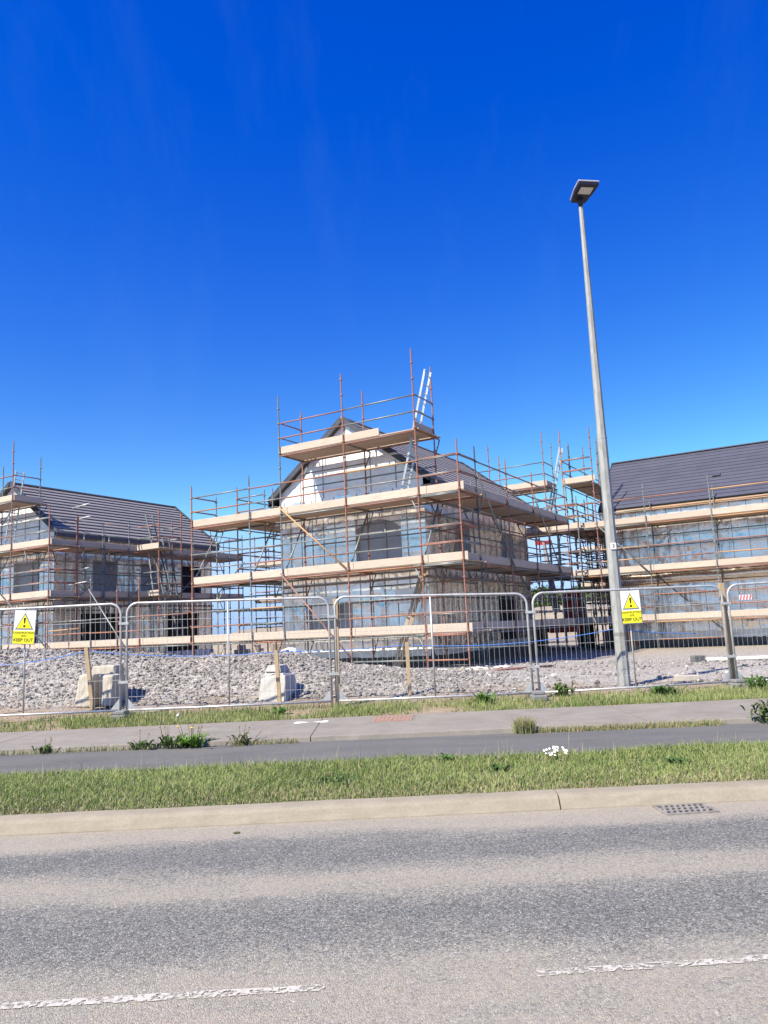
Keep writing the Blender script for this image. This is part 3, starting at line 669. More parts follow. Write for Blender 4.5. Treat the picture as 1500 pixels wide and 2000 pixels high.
for sg in (-1, 1):
    e = Vector((0, tm + sg * ((t1 - t0) / 2 + oh), ze)); r = Vector((0, tm, zr)); d = r - e; Ln = d.length; d.normalize(); nr = Vector((0, -d.z, d.y)); nr = nr if nr.z > 0 else -nr
    ro = MB().obox((e + r) / 2 + Vector(((v0 + v1) / 2, 0, 0)) - nr * .038, ((v1 - v0) / 2, 0, 0), d * (Ln / 2 - .01), nr * .03).build('roof', M['dark'], h)
    nc = 15; cw = Ln / nc
    for k in range(nc):
        c = e + d * (cw * (k + .5) + .01) + nr * .012; tl = (d + nr * .085).normalized() * -1
        up = Vector((1, 0, 0)).cross(tl); up = up if up.z > 0 else -up; up = (nr + d * .10 * -1).normalized()
        board_between(ro, 'tile_course', c + Vector((v0 + random.uniform(-.01, .01), 0, 0)), c + Vector((v1, 0, 0)), cw - .036, .030, 'slate', nr)
    if sg < 0:
        c = e + d * (cw * 6.5) + nr * .05; MB().obox((0, 0, 0), (.16, 0, 0), d * .11, nr * .03).build('roof_vent', M['barge'], ro, (5.05, c.y, c.z))
    board_between(h, 'fascia', (v0, e.y, ze - .12), (v1, e.y, ze - .12), .12, .03, 'stake', (0, 1, 0))
    for xx in (v0, v1): board_between(h, 'bargeboard', Vector((xx, e.y, e.z - .03)), Vector((xx, r.y, r.z - .03)), .16, .03, 'barge', (1, 0, 0))
board_between(h, 'ridge_tile', (v0, tm, zr + .04), (v1, tm, zr + .04), .22, .05, 'slate')
Q = site('scaffold', 0, 12.7); tag(Q, 'scaffold along the foil front of the slate-roofed house at the right', 'scaffold', 'scaffolds round the houses')
run(Q, 's', 0, 1.15, [-.8, .5, 2.5, 5.0, 7.5, 10.0], tops=[9.7, 9.75, 6.9, 6.9, 6.9, 6.9], itops=[9.2, 9.3, 6.5, 6.6, 6.6, 6.6], mats=['orange', 'brown', 'galv', 'galv', 'orange', 'orange'], ends=(.1, .1), weights=(5, 1, 3, 2))
run(Q, 't', -.8, .45, [0, 1.25, 3.6, 6.1, 8.6], tops=[0, 9.5, 9.6, 9.4, 9.0], itops=[0, 9.5, 0, 0, 9.0], decks=(3.36, 5.36, 7.36), ends=(.05, .1), weights=(2, 3, 5, 0), hop=False)
board_between(Q, 'toe_board', (-.85, .02, 7.485), (.6, .02, 7.485), .235, .038, 'board', (0, -1, 0))
for z in (7.88, 8.38): tube_between(Q, 'guard_rail', (-.76, 0, z), (.46, 0, z), 'brown')
brace(Q, (.45, -.06, 5.5), (2.55, -.06, 3.2), 'galv'); brace(Q, (2.5, 1.2, 3.2), (4.9, 1.2, .8), 'galv')
tube_between(Q, 'guard_rail', (2.5, 0, .62), (4.95, 0, .62), 'orange')
# scaffolds further back
K2 = site('scaffold', -.2, 12.35); tag(K2, 'scaffold with gable lift and ladder directly behind the middle house', 'scaffold', 'scaffolds round the houses')
run(K2, 's', 0, 1.25, [-6.33, -3.83, -1.3, 0], tops=[9.3, 9.6, 9.76, 6.8], itops=[9.2, 9.4, 9.5, 6.6], ends=(.03, .1), weights=(2, 5, 3, 0))
run(K2, 's', 0, 1.25, [-6.33, -3.83, -1.3], decks=(7.36,), do_posts=False, ends=(.05, .1), weights=(2, 5, 3, 0))
board_between(K2, 'toe_board', (-1.26, .02, 7.485), (-1.26, 1.36, 7.485), .235, .038, 'board', (1, 0, 0))
run(K2, 't', 0, -1.25, [0, 1.25, 3.75, 6.25, 8.75], tops=[0, 6.8, 6.8, 6.8, 6.8], itops=6.4, ends=(-.06, .1), skip_deck=1.32, weights=(1, 2, 7, 0), hop=False)
K3 = site('scaffold', -14.3, 14.5); tag(K3, 'distant scaffold seen through the gap left of the middle house', 'scaffold', 'scaffolds round the houses')
run(K3, 's', 0, 1.25, [-5.2, -2.6, 0, 2.4], tops=[7.2, 7.0, 6.8, 6.9], itops=6.6, weights=(3, 4, 4, 0), hop=False)
run(K3, 't', 2.4, 1.15, [0, 1.25, 3.75, 6.25], tops=[0, 6.8, 6.8, 6.8], itops=6.4, ends=(-.06, .1), skip_deck=1.32, weights=(3, 2, 5, 0), hop=False)
brace(K3, (-5.2, -.05, 5.3), (-2.6, -.05, 3.4), 'galv'); brace(K3, (0, -.05, 3.3), (2.4, -.05, 1.4), 'orange')

# ladders
def ladder(p0, p1, side, label, wid=.38, mat='alu'):
    """p0 foot, p1 head (world), side = rung direction"""
    p0, p1, side = Vector(p0), Vector(p1), Vector(side).normalized(); o = empty('ladder', p0); d = p1 - p0; Ln = d.length
    for sg in (-1, 1):
        nrm = d.normalized().cross(side)
        MB().obox(d / 2 + side * sg * wid / 2, side * .014, nrm * .035, d / 2).build('stile', M[mat], o)
    k = .25
    while k < Ln - .1: c = d * (k / Ln); MB().tube([c - side * (wid / 2 - .014), c + side * (wid / 2 - .014)], .016, 6).build('rung', M[mat], o); k += .28
    return tag(o, label, 'ladder', 'site ladders')
ladder(Wd(-2.22, .72, 5.39), Wd(-1.12, .72, 9.28), VV, 'tall aluminium ladder rising past the top gable deck of the middle house')
ladder(Wd(-1.9, 13.2, 5.39), Wd(-.9, 13.2, 9.1), VV, 'aluminium ladder on the scaffold just left of the lamp post, against sky')
ladder(Wd(-15.9, 4.3, 3.40), Wd(-17.0, 4.3, 7.0), VV, 'dark ladder leaning up against the battened roof slope at the left', mat='galv')
ladder(Wd(-16.05, 4.15, 1.44), Wd(-16.65, 4.15, 5.3), VV, 'pale ladder below the left access bay, between first and second decks')
ladder(Wd(-15.4, 4.6, 1.44), Wd(-16.3, 4.6, 6.0), VV, 'grey ladder right of the orange access posts on the left scaffold', mat='galv')
ladder(Wd(-20.6, 0.0, 5.39), Wd(-19.9, 0.0, 8.75), VV, 'aluminium ladder at the left edge beside the gable deck')
ladder(Wd(-11.2, 15.0, 5.39), Wd(-11.9, 15.0, 8.2), VV, 'small distant ladder above the far scaffold in the gap', mat='galv')
# ------------------------------------------------------------------ street lamp
def octa(r, z): return (r, z)
lx, ly = 4.29, 14.55; lz = gz(lx, ly) - .05
lamp = empty('street_lamp', (lx, ly, lz)); tag(lamp, 'tall galvanised octagonal street lamp behind the fence', 'street lamp')
MB().lathe([(.120, 0), (.115, .5), (.092, 4.78)], 8, rot=R(22.5)).build('column', M['lamp_steel'], lamp)
MB().lathe([(.0955, 4.76), (.0945, 4.80)], 8, rot=R(22.5)).build('joint_collar', M['lamp_steel'], lamp)
MB().lathe([(.089, 4.79), (.043, 9.62)], 8, rot=R(22.5)).build('upper_column', M['lamp_steel'], lamp)
MB().lathe([(.046, 9.60), (.048, 9.66), (.058, 9.67), (.062, 9.74), (.07, 9.78)], 10).build('spigot', M['head'], lamp)
hd = empty('luminaire', (0, 0, 9.80)); hd.parent = lamp; hd.rotation_euler = (R(-7), 0, R(9))
poly = [(-.15, .12), (-.165, .02), (-.20, -.20), (-.205, -.45), (.215, -.45), (.20, -.20), (.165, .02), (.15, .12)]
link('housing', bevel(MB().prism(poly, -.035, .03).mesh('housing'), .008, 2), M['head'], hd)
link('top_shell', bevel(MB().prism([(x * 1.05, (y + .2) * 1.05 - .2) for x, y in poly], .032, .065).mesh('top_shell'), .01, 2), M['headtop'], hd)
MB().box((-.13, -.37, -.043), (.13, -.17, -.037)).build('lens', M['lens'], hd)
def front_text(txt, size, parent, loc, mat, name='lettering', wmax=None):
    cu = bpy.data.curves.new(name, 'FONT'); cu.body = txt; cu.size = size; cu.align_x = 'CENTER'; cu.align_y = 'CENTER'; cu.extrude = .0008; cu.offset = size * .022
    o = bpy.data.objects.new(name, cu); COL.objects.link(o); o.parent = parent; o.location = loc; o.rotation_euler = (R(90), 0, 0)
    bpy.context.view_layer.update(); me = bpy.data.meshes.new_from_object(o.evaluated_get(bpy.context.evaluated_depsgraph_get())); bpy.data.objects.remove(o)
    o = link(name, me, mat, parent, loc); o.rotation_euler = (R(90), 0, 0); return o
MB().lathe([(.1155, .985), (.1155, 1.05)], 8, rot=R(22.5)).build('dark_band', M['edge'], lamp)  # plain dark ring round the lower column
pl = MB().box((-.05, -.114, 2.60), (.05, -.100, 2.72)).build('number_plate', M['white'], lamp)
front_text('3', .09, pl, (0, -.1155, 2.66), M['black'])

# ------------------------------------------------------------------ temporary fence
J = [((-7.99, 13.62), (.30, 2.22)), ((-4.69, 13.70), (.275, 2.235)), ((-1.01, 13.74), (.262, 2.175)), ((2.50, 13.70), (.25, 2.075)), ((6.06, 13.95), (.262, 2.065)), ((9.8, 14.05), (.25, 2.12))]
names = ['fence panel at the left edge carrying the left warning sign', 'fence panel in front of both concrete blocks', 'fence panel in front of the middle house, right of the timber post',
         'fence panel in front of the lamp post with the right warning sign', 'fence panel cut by the right edge of the picture']
for i in range(5):
    (a, (za, ta)), (b, (zb_, tb)) = J[i], J[i + 1]; A3, B3 = Vector((*a, za)), Vector((*b, zb_)); d = B3 - A3; Lw = d.length; ax = d.normalized()
    A3 = A3 + ax * .055; Lw -= .11; root = empty('mesh_fence', A3); tag(root, 'galvanised mesh ' + names[i], 'fence', 'temporary site fence panels')
    H0, H1 = ta - za, tb - zb_; nY = Vector((ax.y, -ax.x, 0)).normalized()
    def Pt(x, y):                                                # x along, y 0..1 of height
        return ax * x + Vector((0, 0, (H0 + (H1 - H0) * x / Lw) * y))
    rr = .19; hm = (H0 + H1) / 2; k = rr / hm
    loop = [Pt(0, 0)] + [Pt(0, 1 - k)] + [Pt(rr - rr * math.cos(q), 1 - k + k * math.sin(q)) for q in np.linspace(.2, 1.45, 6)] + [Pt(rr, 1), Pt(Lw - rr, 1)] + [Pt(Lw - rr + rr * math.sin(q), 1 - k + k * math.cos(q)) for q in np.linspace(.12, 1.4, 6)] + [Pt(Lw, 1 - k), Pt(Lw, 0)]
    MB().tube(loop, .021, 8).build('frame', M['fence'], root)
    MB().tube([Pt(.02, .055), Pt(Lw - .02, .055)], .019, 8).build('bottom_rail', M['fence'], root)
    for m in ((.5,) if i else (.475,)): MB().tube([Pt(Lw * m, .06), Pt(Lw * m, .99)], .015, 8).build('middle_upright', M['fence'], root)
    for x_, sg_ in ((.0, 1), (Lw, -1)):
        a_, b_, c_ = Pt(x_ + sg_ * .02, .065), Pt(x_ + sg_ * .17, .065), Pt(x_ + sg_ * .02, .16)
        MB().add([q + nY * o_ for o_ in (.004, -.004) for q in (a_, b_, c_)], [(0, 1, 2), (5, 4, 3), (0, 3, 4, 1), (1, 4, 5, 2), (2, 5, 3, 0)]).build('gusset', M['fence'], root)
    w = MB(); nv = int(Lw / .088)
    for q in range(1, nv):
        x = Lw * q / nv; tp = .985 if rr < x < Lw - rr else 1 - k + k * math.sqrt(max(0, 1 - ((rr - min(x, Lw - x)) / rr) ** 2)) - .01
        w.tube([Pt(x, .06) + nY * .004, Pt(x, tp) + nY * .004], .0025, 3, False)
    for y in (.17, .32, .50, .68, .84): w.tube([Pt(.01, y), Pt(Lw - .01, y)], .0030, 4, False)
    tag(w.build('wire_mesh', M['wire'], root), kind='stuff')
    for t_ in ((.0, .3), (.0, .82)):
        if i < 4: MB().obox(Pt(Lw, t_[1]) + ax * .055, ax * .085, nY * .028, (0, 0, .022)).build('clamp', M['fence'], root)
def foot(x, y, label):
    o = empty('rubber_ballast', (x, y, gz(x, y) - .02)); b = MB()
    b.prism([(-.12, -.30), (.12, -.30), (.12, .30), (-.12, .30)], 0, .10); link('block', bevel(b.mesh('block'), .02, 2), M['rubber'], o)
    b = MB(); b.obox((0, -.08, .13), (.10, 0, 0), (0, .13, 0), (0, 0, .028)); link('socket', bevel(b.mesh('socket'), .012, 1), M['rubber'], o)
    return tag(o, label, 'fence foot', 'fence feet')
foot(-4.68, 13.62, 'grey fence foot block left of the middle panels, by the dandelions')
foot(2.50, 13.62, 'grey fence foot block left of the lamp post')
foot(6.06, 13.88, 'grey fence foot block hidden in weeds at the right timber post')
def timber(name, p0, p1, w, label, cat, mat='stake', group=None, t=None):
    p0, p1 = Vector(p0), Vector(p1); o = board_between(None, name, p0, p1, w, t or w, mat, (0, -1, .01)); tag(o, label, cat, group); return o
timber('timber_post', (-.965, 13.85, .15), (-.945, 13.85, 2.14), .085, 'square timber post between the two middle fence panels', 'post', group='timber posts')
timber('timber_post', (6.10, 14.06, .15), (6.06, 14.06, 2.11), .085, 'square timber post right of the lamp post between two fence panels', 'post', group='timber posts')
timber('wooden_stake', (-5.515, 14.50, .2), (-5.66, 14.50, 1.48), .07, 'leaning wooden stake beside the double concrete block at the left', 'stake', group='wooden stakes')
timber('wooden_stake', (-2.10, 14.62, .2), (-2.145, 14.62, 1.27), .07, 'wooden stake in front of the single concrete block', 'stake', group='wooden stakes')
timber('wooden_stake', (.325, 14.75, .2), (.315, 14.75, 1.30), .072, 'wooden stake in front of the middle house corner', 'stake', group='wooden stakes')
def cat_curve(pts, sag, n=10):
    out = []
    for (p, q, s) in zip(pts[:-1], pts[1:], sag):
        p, q = Vector(p), Vector(q)
        for i in range(n): t = i / n; out.append(p.lerp(q, t) - Vector((0, 0, s * 4 * t * (1 - t))))
    return out + [Vector(pts[-1])]
rp = cat_curve([(-9.5, 16.2, 1.45), (-7.3, 15.0, 1.22), (-5.65, 14.55, 1.42), (-2.14, 14.66, 1.24), (.315, 14.80, 1.25), (4.17, 14.62, 1.36), (6.0, 15.3, 1.2)], [.02, .02, .09, .03, .12, .02])
tag(MB().tube(rp, .0075, 5).build('blue_rope', M['rope']), 'thin blue rope strung along the wooden stakes to the lamp post', 'rope')

# ------------------------------------------------------------------ warning signs
def sign(x, y, zlo, zhi, w, tilt, label, plabel):
    hgt = zhi - zlo; o = empty('warning_sign', (x, y, zlo)); o.rotation_euler = (0, tilt, 0)
    link('panel', bevel(MB().box((-w / 2, 0, 0), (w / 2, .006, hgt)).mesh('panel'), .002, 1), M['white'], o)
    e = MB()
    for a, b in (((-w / 2 - .006, -.004, -.006), (-w / 2 + .007, .009, hgt + .006)), ((w / 2 - .007, -.004, -.006), (w / 2 + .006, .009, hgt + .006)), ((-w / 2 + .008, -.0035, -.006), (w / 2 - .008, .0085, .006)), ((-w / 2 + .008, -.0035, hgt - .006), (w / 2 - .008, .0085, hgt + .006))): e.box(a, b)
    e.build('border', M['edge'], o)
    MB().box((-w / 2 + .009, -.003, .008), (w / 2 - .009, -.0005, hgt * .385)).build('yellow_field', M['yellow'], o)
    def tri(sz, yy, th, name, mat, parent):
        cx, zb, zt_ = 0., hgt * .42, hgt * .92; c = (zb + (zt_ - zb) * .38); vs = [(-w * .415, zb), (w * .415, zb), (0, zt_)]
        vs = [((a - cx) * sz, c + (b - c) * sz) for a, b in vs]
        return MB().add([(a, yy, b) for a, b in vs] + [(a, yy + th, b) for a, b in vs], [(0, 1, 2), (5, 4, 3), (0, 3, 4, 1), (1, 4, 5, 2), (2, 5, 3, 0)]).build(name, mat, parent)
    t = tri(1, -.0028, .002, 'triangle', M['edge'], o); tri(.80, -.0052, .002, 'triangle_face', M['yellow'], t)
    zc = hgt * .60; ex = MB(); top, bot = hgt * .765, hgt * .60
    ex.add([(-.020, -.008, top), (.020, -.008, top), (.009, -.008, bot), (-.009, -.008, bot), (-.020, -.006, top), (.020, -.006, top), (.009, -.006, bot), (-.009, -.006, bot)], [(3, 2, 1, 0), (4, 5, 6, 7), (0, 1, 5, 4), (1, 2, 6, 5), (2, 3, 7, 6), (3, 0, 4, 7)])
    ex.tube([(0, -.006, hgt * .525), (0, -.008, hgt * .525)], .021, 14); ex.build('exclamation_mark', M['black'], t)
    front_text('CONSTRUCTION', .047, o, (0, -.0045, hgt * .325), M['olive']); front_text('SITE', .046, o, (0, -.0045, hgt * .235), M['olive']); front_text('KEEP OUT', .076, o, (0, -.0045, hgt * .115), M['black'])
    for sx in (-1, 1): MB().box((sx * w * .34 - .04, -.002, hgt * .945), (sx * w * .34 + .04, -.0006, hgt * .962)).build('faint_print', M['faint'], o)
    for zz in (-.012, hgt + .012): MB().tube([(-.012, -.012, zz - .01), (.012, .02, zz + .02)], .006, 5).build('cable_tie', M['black'], o)
    return tag(o, label, 'sign', 'construction warning signs')
sign(-6.42, 13.585, 1.605, 2.20, .39, R(3.6), 'yellow and white CONSTRUCTION SITE KEEP OUT sign at the left edge', '')
sign(4.295, 13.745, 1.465, 2.052, .355, R(-.6), 'yellow and white CONSTRUCTION SITE KEEP OUT sign beside the lamp post', '')
tagp = empty('small_tag', (6.42, 13.93, 1.83)); tag(tagp, 'small red and white striped tag on the right fence panel', 'tag')
MB().box((-.11, 0, -.045), (.11, .004, .045)).build('plate', M['white'], tagp)
for q in range(4): MB().add([(-.105 + q * .055, -.002, -.04), (-.08 + q * .055, -.002, -.04), (-.06 + q * .055, -.002, .04), (-.085 + q * .055, -.002, .04)], [(0, 1, 2, 3)]).build('stripe', M['redwhite'], tagp)

# ------------------------------------------------------------------ concrete blocks
def rough_mesh(mb, name, w, amp, seed, cuts=3):
    me = bevel(mb.mesh(name), w, 2); bm = bmesh.new(); bm.from_mesh(me); bmesh.ops.subdivide_edges(bm, edges=[e for e in bm.edges if e.calc_length() > .07], cuts=cuts, use_grid_fill=True)
    rg = random.Random(seed)
    from mathutils import noise as mn
    for v in bm.verts: v.co += Vector((mn.noise(v.co * 9 + Vector((seed, 0, 0))), mn.noise(v.co * 9 + Vector((0, seed, 4))), mn.noise(v.co * 9 + Vector((3, 0, seed))))) * amp
    bm.to_mesh(me); bm.free()
    for p in me.polygons: p.use_smooth = False
    return me
def block(x, y, z, rz, kind, label):
    o = empty('concrete_block', (x, y, z), rz)
    if kind == 'cleft':
        for sx, wd in ((-.215, .19), (.205, .165)):
            b = MB(); hh = .60 if sx < 0 else .575; bl, br, tl_, tr_ = (1.05, .85, .72, .82) if sx < 0 else (.35, .62, .85, .95)
            b.add([(sx - wd * bl, -.26, 0), (sx + wd * br, -.26, 0), (sx + wd * br, .3, 0), (sx - wd * bl, .3, 0), (sx - wd * tl_, -.20, hh), (sx + wd * tr_, -.20, hh), (sx + wd * tr_, .28, hh), (sx - wd * tl_, .28, hh)], [(3, 2, 1, 0), (4, 5, 6, 7), (0, 1, 5, 4), (1, 2, 6, 5), (2, 3, 7, 6), (3, 0, 4, 7)])
            link('leg', rough_mesh(b, 'leg', .035, .02, 3 + sx), M['block'], o)
        b = MB(); b.add([(-.36, -.02, .03), (.34, -.02, .03), (.34, .42, .03), (-.36, .42, .03), (-.20, .0, .74), (.24, .0, .74), (.24, .38, .74), (-.20, .38, .74)], [(3, 2, 1, 0), (4, 5, 6, 7), (0, 1, 5, 4), (1, 2, 6, 5), (2, 3, 7, 6), (3, 0, 4, 7)])
        link('back', rough_mesh(b, 'back', .03, .018, 9), M['block'], o)
    else:
        b = MB(); b.add([(-.30, -.24, 0), (.30, -.24, 0), (.30, .4, 0), (-.30, .4, 0), (-.255, -.18, .50), (.235, -.18, .50), (.235, .36, .50), (-.255, .36, .50)], [(3, 2, 1, 0), (4, 5, 6, 7), (0, 1, 5, 4), (1, 2, 6, 5), (2, 3, 7, 6), (3, 0, 4, 7)])
        link('body', rough_mesh(b, 'body', .025, .012, 5), M['block2'], o)
        for (a, z0, z1) in ((.205, .50, .57), (.15, .57, .69)):
            b = MB(); b.add([(-a - .03, -.15, z0), (a, -.15, z0), (a, .3, z0), (-a - .03, .3, z0), (-a + .02, -.11, z1), (a - .05, -.11, z1), (a - .05, .26, z1), (-a + .02, .26, z1)], [(3, 2, 1, 0), (4, 5, 6, 7), (0, 1, 5, 4), (1, 2, 6, 5), (2, 3, 7, 6), (3, 0, 4, 7)])
            link('tenon', rough_mesh(b, 'tenon', .015, .008, 8), M['block2'], o)
    return tag(o, label, 'block', 'concrete blocks on the gravel')
block(-5.50, 14.85, .385, R(-10), 'cleft', 'buff cleft concrete block in two lumps on the gravel at the left')
block(-2.20, 15.02, .29, R(-14), 'tapered', 'grey tapered concrete block with stepped top in front of the mound')

# ------------------------------------------------------------------ gravel and stones (uncountable)
def icos():
    bm = bmesh.new(); bmesh.ops.create_icosphere(bm, subdivisions=1, radius=1); V = np.array([v.co[:] for v in bm.verts]); F = np.array([[v.index for v in f.verts] for f in bm.faces]); bm.free(); return V, F
IV, IF = icos()
def stones(name, X, Y, size, label, cols, seed):
    rg = np.random.default_rng(seed); n = len(X); Z = ground_z(X, Y); nv = len(IV)
    base = IV[None] * (1 + rg.uniform(-.32, .32, (n, nv, 1))); base = base * rg.uniform(.55, 1.15, (n, 1, 3)); base[..., 2] *= .75
    a = rg.uniform(0, 6.28, n); b = rg.uniform(-.8, .8, n); ca, sa, cb, sb = np.cos(a), np.sin(a), np.cos(b), np.sin(b)
    x = base[..., 0] * ca[:, None] - base[..., 1] * sa[:, None]; y = base[..., 0] * sa[:, None] + base[..., 1] * ca[:, None]; z = base[..., 2]
    y, z = y * cb[:, None] - z * sb[:, None], y * sb[:, None] + z * cb[:, None]
    V = np.stack([x, y, z], -1) * size[:, None, None] + np.stack([X, Y, Z + size * rg.uniform(-.25, .5, n)], -1)[:, None]
    F = (IF[None] + (np.arange(n) * nv)[:, None, None]).reshape(-1, 3)
    c = np.array(cols)[rg.integers(0, len(cols), n)] * rg.uniform(.6, 1.2, (n, 1)); c = c * (.62 + .76 * fbm(X * .8, Y * 1.1, 31))[:, None] * (1 - np.array([0, .05, .10]) * np.clip(fbm(X * .6, Y * .6, 40) * 3 - 1.1, 0, 1)[:, None]); T = c[:, None].repeat(nv, 1).reshape(-1, 3)
    return tag(soup(name, V.reshape(-1, 3), F, M['stone'], T), label, 'gravel', kind='stuff')
GREY = [(.32, .30, .275), (.37, .345, .315), (.265, .25, .235), (.44, .415, .38), (.20, .19, .185), (.34, .31, .275)]
n = 52000; X = RNG.uniform(-11, 2.6, n); Y = 14.75 + (RNG.random(n) ** .85) * 3.3
keep = (np.interp(X, RX, RZ) - .42) * RNG.uniform(.3, 1.5, n) > .12; X, Y = X[keep], Y[keep]
stones('gravel', X, Y, .010 + .040 * RNG.random(len(X)) ** 5.5, 'crushed grey stone heaped in a long mound behind the fence', GREY, 1)
n = 3800; X = RNG.uniform(0, 12, n); Y = 14.5 + 9 * RNG.random(n) ** 1.3
stones('gravel', X, Y, .012 + .05 * RNG.random(n) ** 5 + .006, 'loose grey stones scattered over the flat ground at the right', GREY + [(.47, .44, .40)], 2)
n = 900; X = RNG.uniform(-9, 7, n); Y = RNG.uniform(13.8, 14.8, n)
stones('gravel', X, Y, .01 + .03 * RNG.random(n) ** 3, 'small stones on the brown soil just behind the fence', [(.34, .29, .23), (.30, .27, .24), (.40, .35, .29)], 3)

# ------------------------------------------------------------------ grass
def blades(name, X, Y, Z, H, label, tints, seed, width=.0055, lean=.5):
    rg = np.random.default_rng(seed); n = len(X); a = rg.uniform(0, 6.28, n); l = lean * rg.random(n) * H; b = rg.uniform(0, 6.28, n)
    dx, dy = np.cos(a), np.sin(a); w = width * rg.uniform(.6, 1.3, n); px, py = np.cos(b) * w, np.sin(b) * w
    P = np.stack([X, Y, Z - .01], -1); side = np.stack([px, py, 0 * px], -1)
    mid = P + np.stack([dx * l * .35, dy * l * .35, H * .58], -1); tip = P + np.stack([dx * l, dy * l, H * (1 - .25 * (l / (H + 1e-6)))], -1)
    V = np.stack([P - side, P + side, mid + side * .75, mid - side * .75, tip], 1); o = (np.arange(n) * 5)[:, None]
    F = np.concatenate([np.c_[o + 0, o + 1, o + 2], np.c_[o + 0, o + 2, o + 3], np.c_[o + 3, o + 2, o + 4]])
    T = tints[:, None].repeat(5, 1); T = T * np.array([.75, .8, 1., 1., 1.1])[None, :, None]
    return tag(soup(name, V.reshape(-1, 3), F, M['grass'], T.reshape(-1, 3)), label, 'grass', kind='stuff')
def grass_tint(X, Y, rg, straw):
    g1, g2, g3 = np.array([.24, .30, .09]), np.array([.40, .45, .18]), np.array([.15, .225, .06]); k = rg.random(len(X))[:, None]; p = fbm(X * 1.1, Y * 1.1, 8)[:, None]
    c = g3 + (g2 - g3) * np.clip(p * 1.3 - .25 + (k - .5) * .5, 0, 1); c = c * .7 + g1 * .3; s = (rg.random(len(X)) < straw)[:, None]
    st = np.array([.42, .36, .22]) * rg.uniform(.7, 1.2, (len(X), 1)); return np.where(s, st, c)
n = 135000; X = RNG.uniform(-6.6, 6.6, n); q = RNG.random(n); Y = 7.07 + q * (VB(X) + .04 - 7.07)
Y = Y + (fbm(X * 5, 0 * X, 2) - .5) * .10 * (q < .04)
dens = fbm(X * .9, Y * 1.6, 4); keep = RNG.random(n) < np.clip(.35 + 1.3 * dens, 0, 1); X, Y, dens, q = X[keep], Y[keep], dens[keep], q[keep]
H = (.032 + .065 * dens + .05 * RNG.random(len(X)) ** 3) * np.interp(q, [0, .1, .3, .85, 1], [.45, .75, 1, 1.05, 1.2])
straw = np.interp(q, [0, .12, .4, 1], [.55, .36, .15, .08]) * (1.3 - .6 * dens)
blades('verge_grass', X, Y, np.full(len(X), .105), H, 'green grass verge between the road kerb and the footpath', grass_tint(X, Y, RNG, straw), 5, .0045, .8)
n = 42000; X = RNG.uniform(-9, 9, n); Y = CB(X) + RNG.random(n) ** 1.25 * 1.45
dens = fbm(X * 1.2, Y * 1.2, 14); keep = RNG.random(n) < np.clip((dens - .22) * 3.2, 0, 1) * np.interp(Y - CB(X), [0, .8, 1.1, 1.45], [1, .9, .30, .03]); X, Y, dens = X[keep], Y[keep], dens[keep]
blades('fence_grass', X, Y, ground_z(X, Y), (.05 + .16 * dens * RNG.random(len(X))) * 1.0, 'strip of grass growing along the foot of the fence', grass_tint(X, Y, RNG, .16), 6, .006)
n = 5200; X = np.r_[RNG.uniform(1.6, 4.3, 3300), RNG.uniform(-6.5, -3.2, 1000), RNG.normal(1.72, .06, 500), RNG.uniform(-2.2, -1.3, 400)]; n = len(X); Y = CF(X) + RNG.normal(-.03, .035, n)
blades('edge_grass', X, Y, np.full(n, .13), .03 + .10 * RNG.random(n) ** 2 + (np.abs(X - 1.72) < .15) * .14, 'dry grass rooted in the joint between footpath and pavement', grass_tint(X, Y, RNG, .62), 7, .004, .7)
n = 260; X = RNG.uniform(-6.5, 6.5, n); q = RNG.random(n) ** .5; Y = 7.5 + q * (VB(X) - 7.5)
blades('tall_grass', X, Y, np.full(n, .105), .16 + .16 * RNG.random(n), 'sparse taller grass stalks along the back of the verge', grass_tint(X, Y, RNG, .75), 8, .0026, .35)
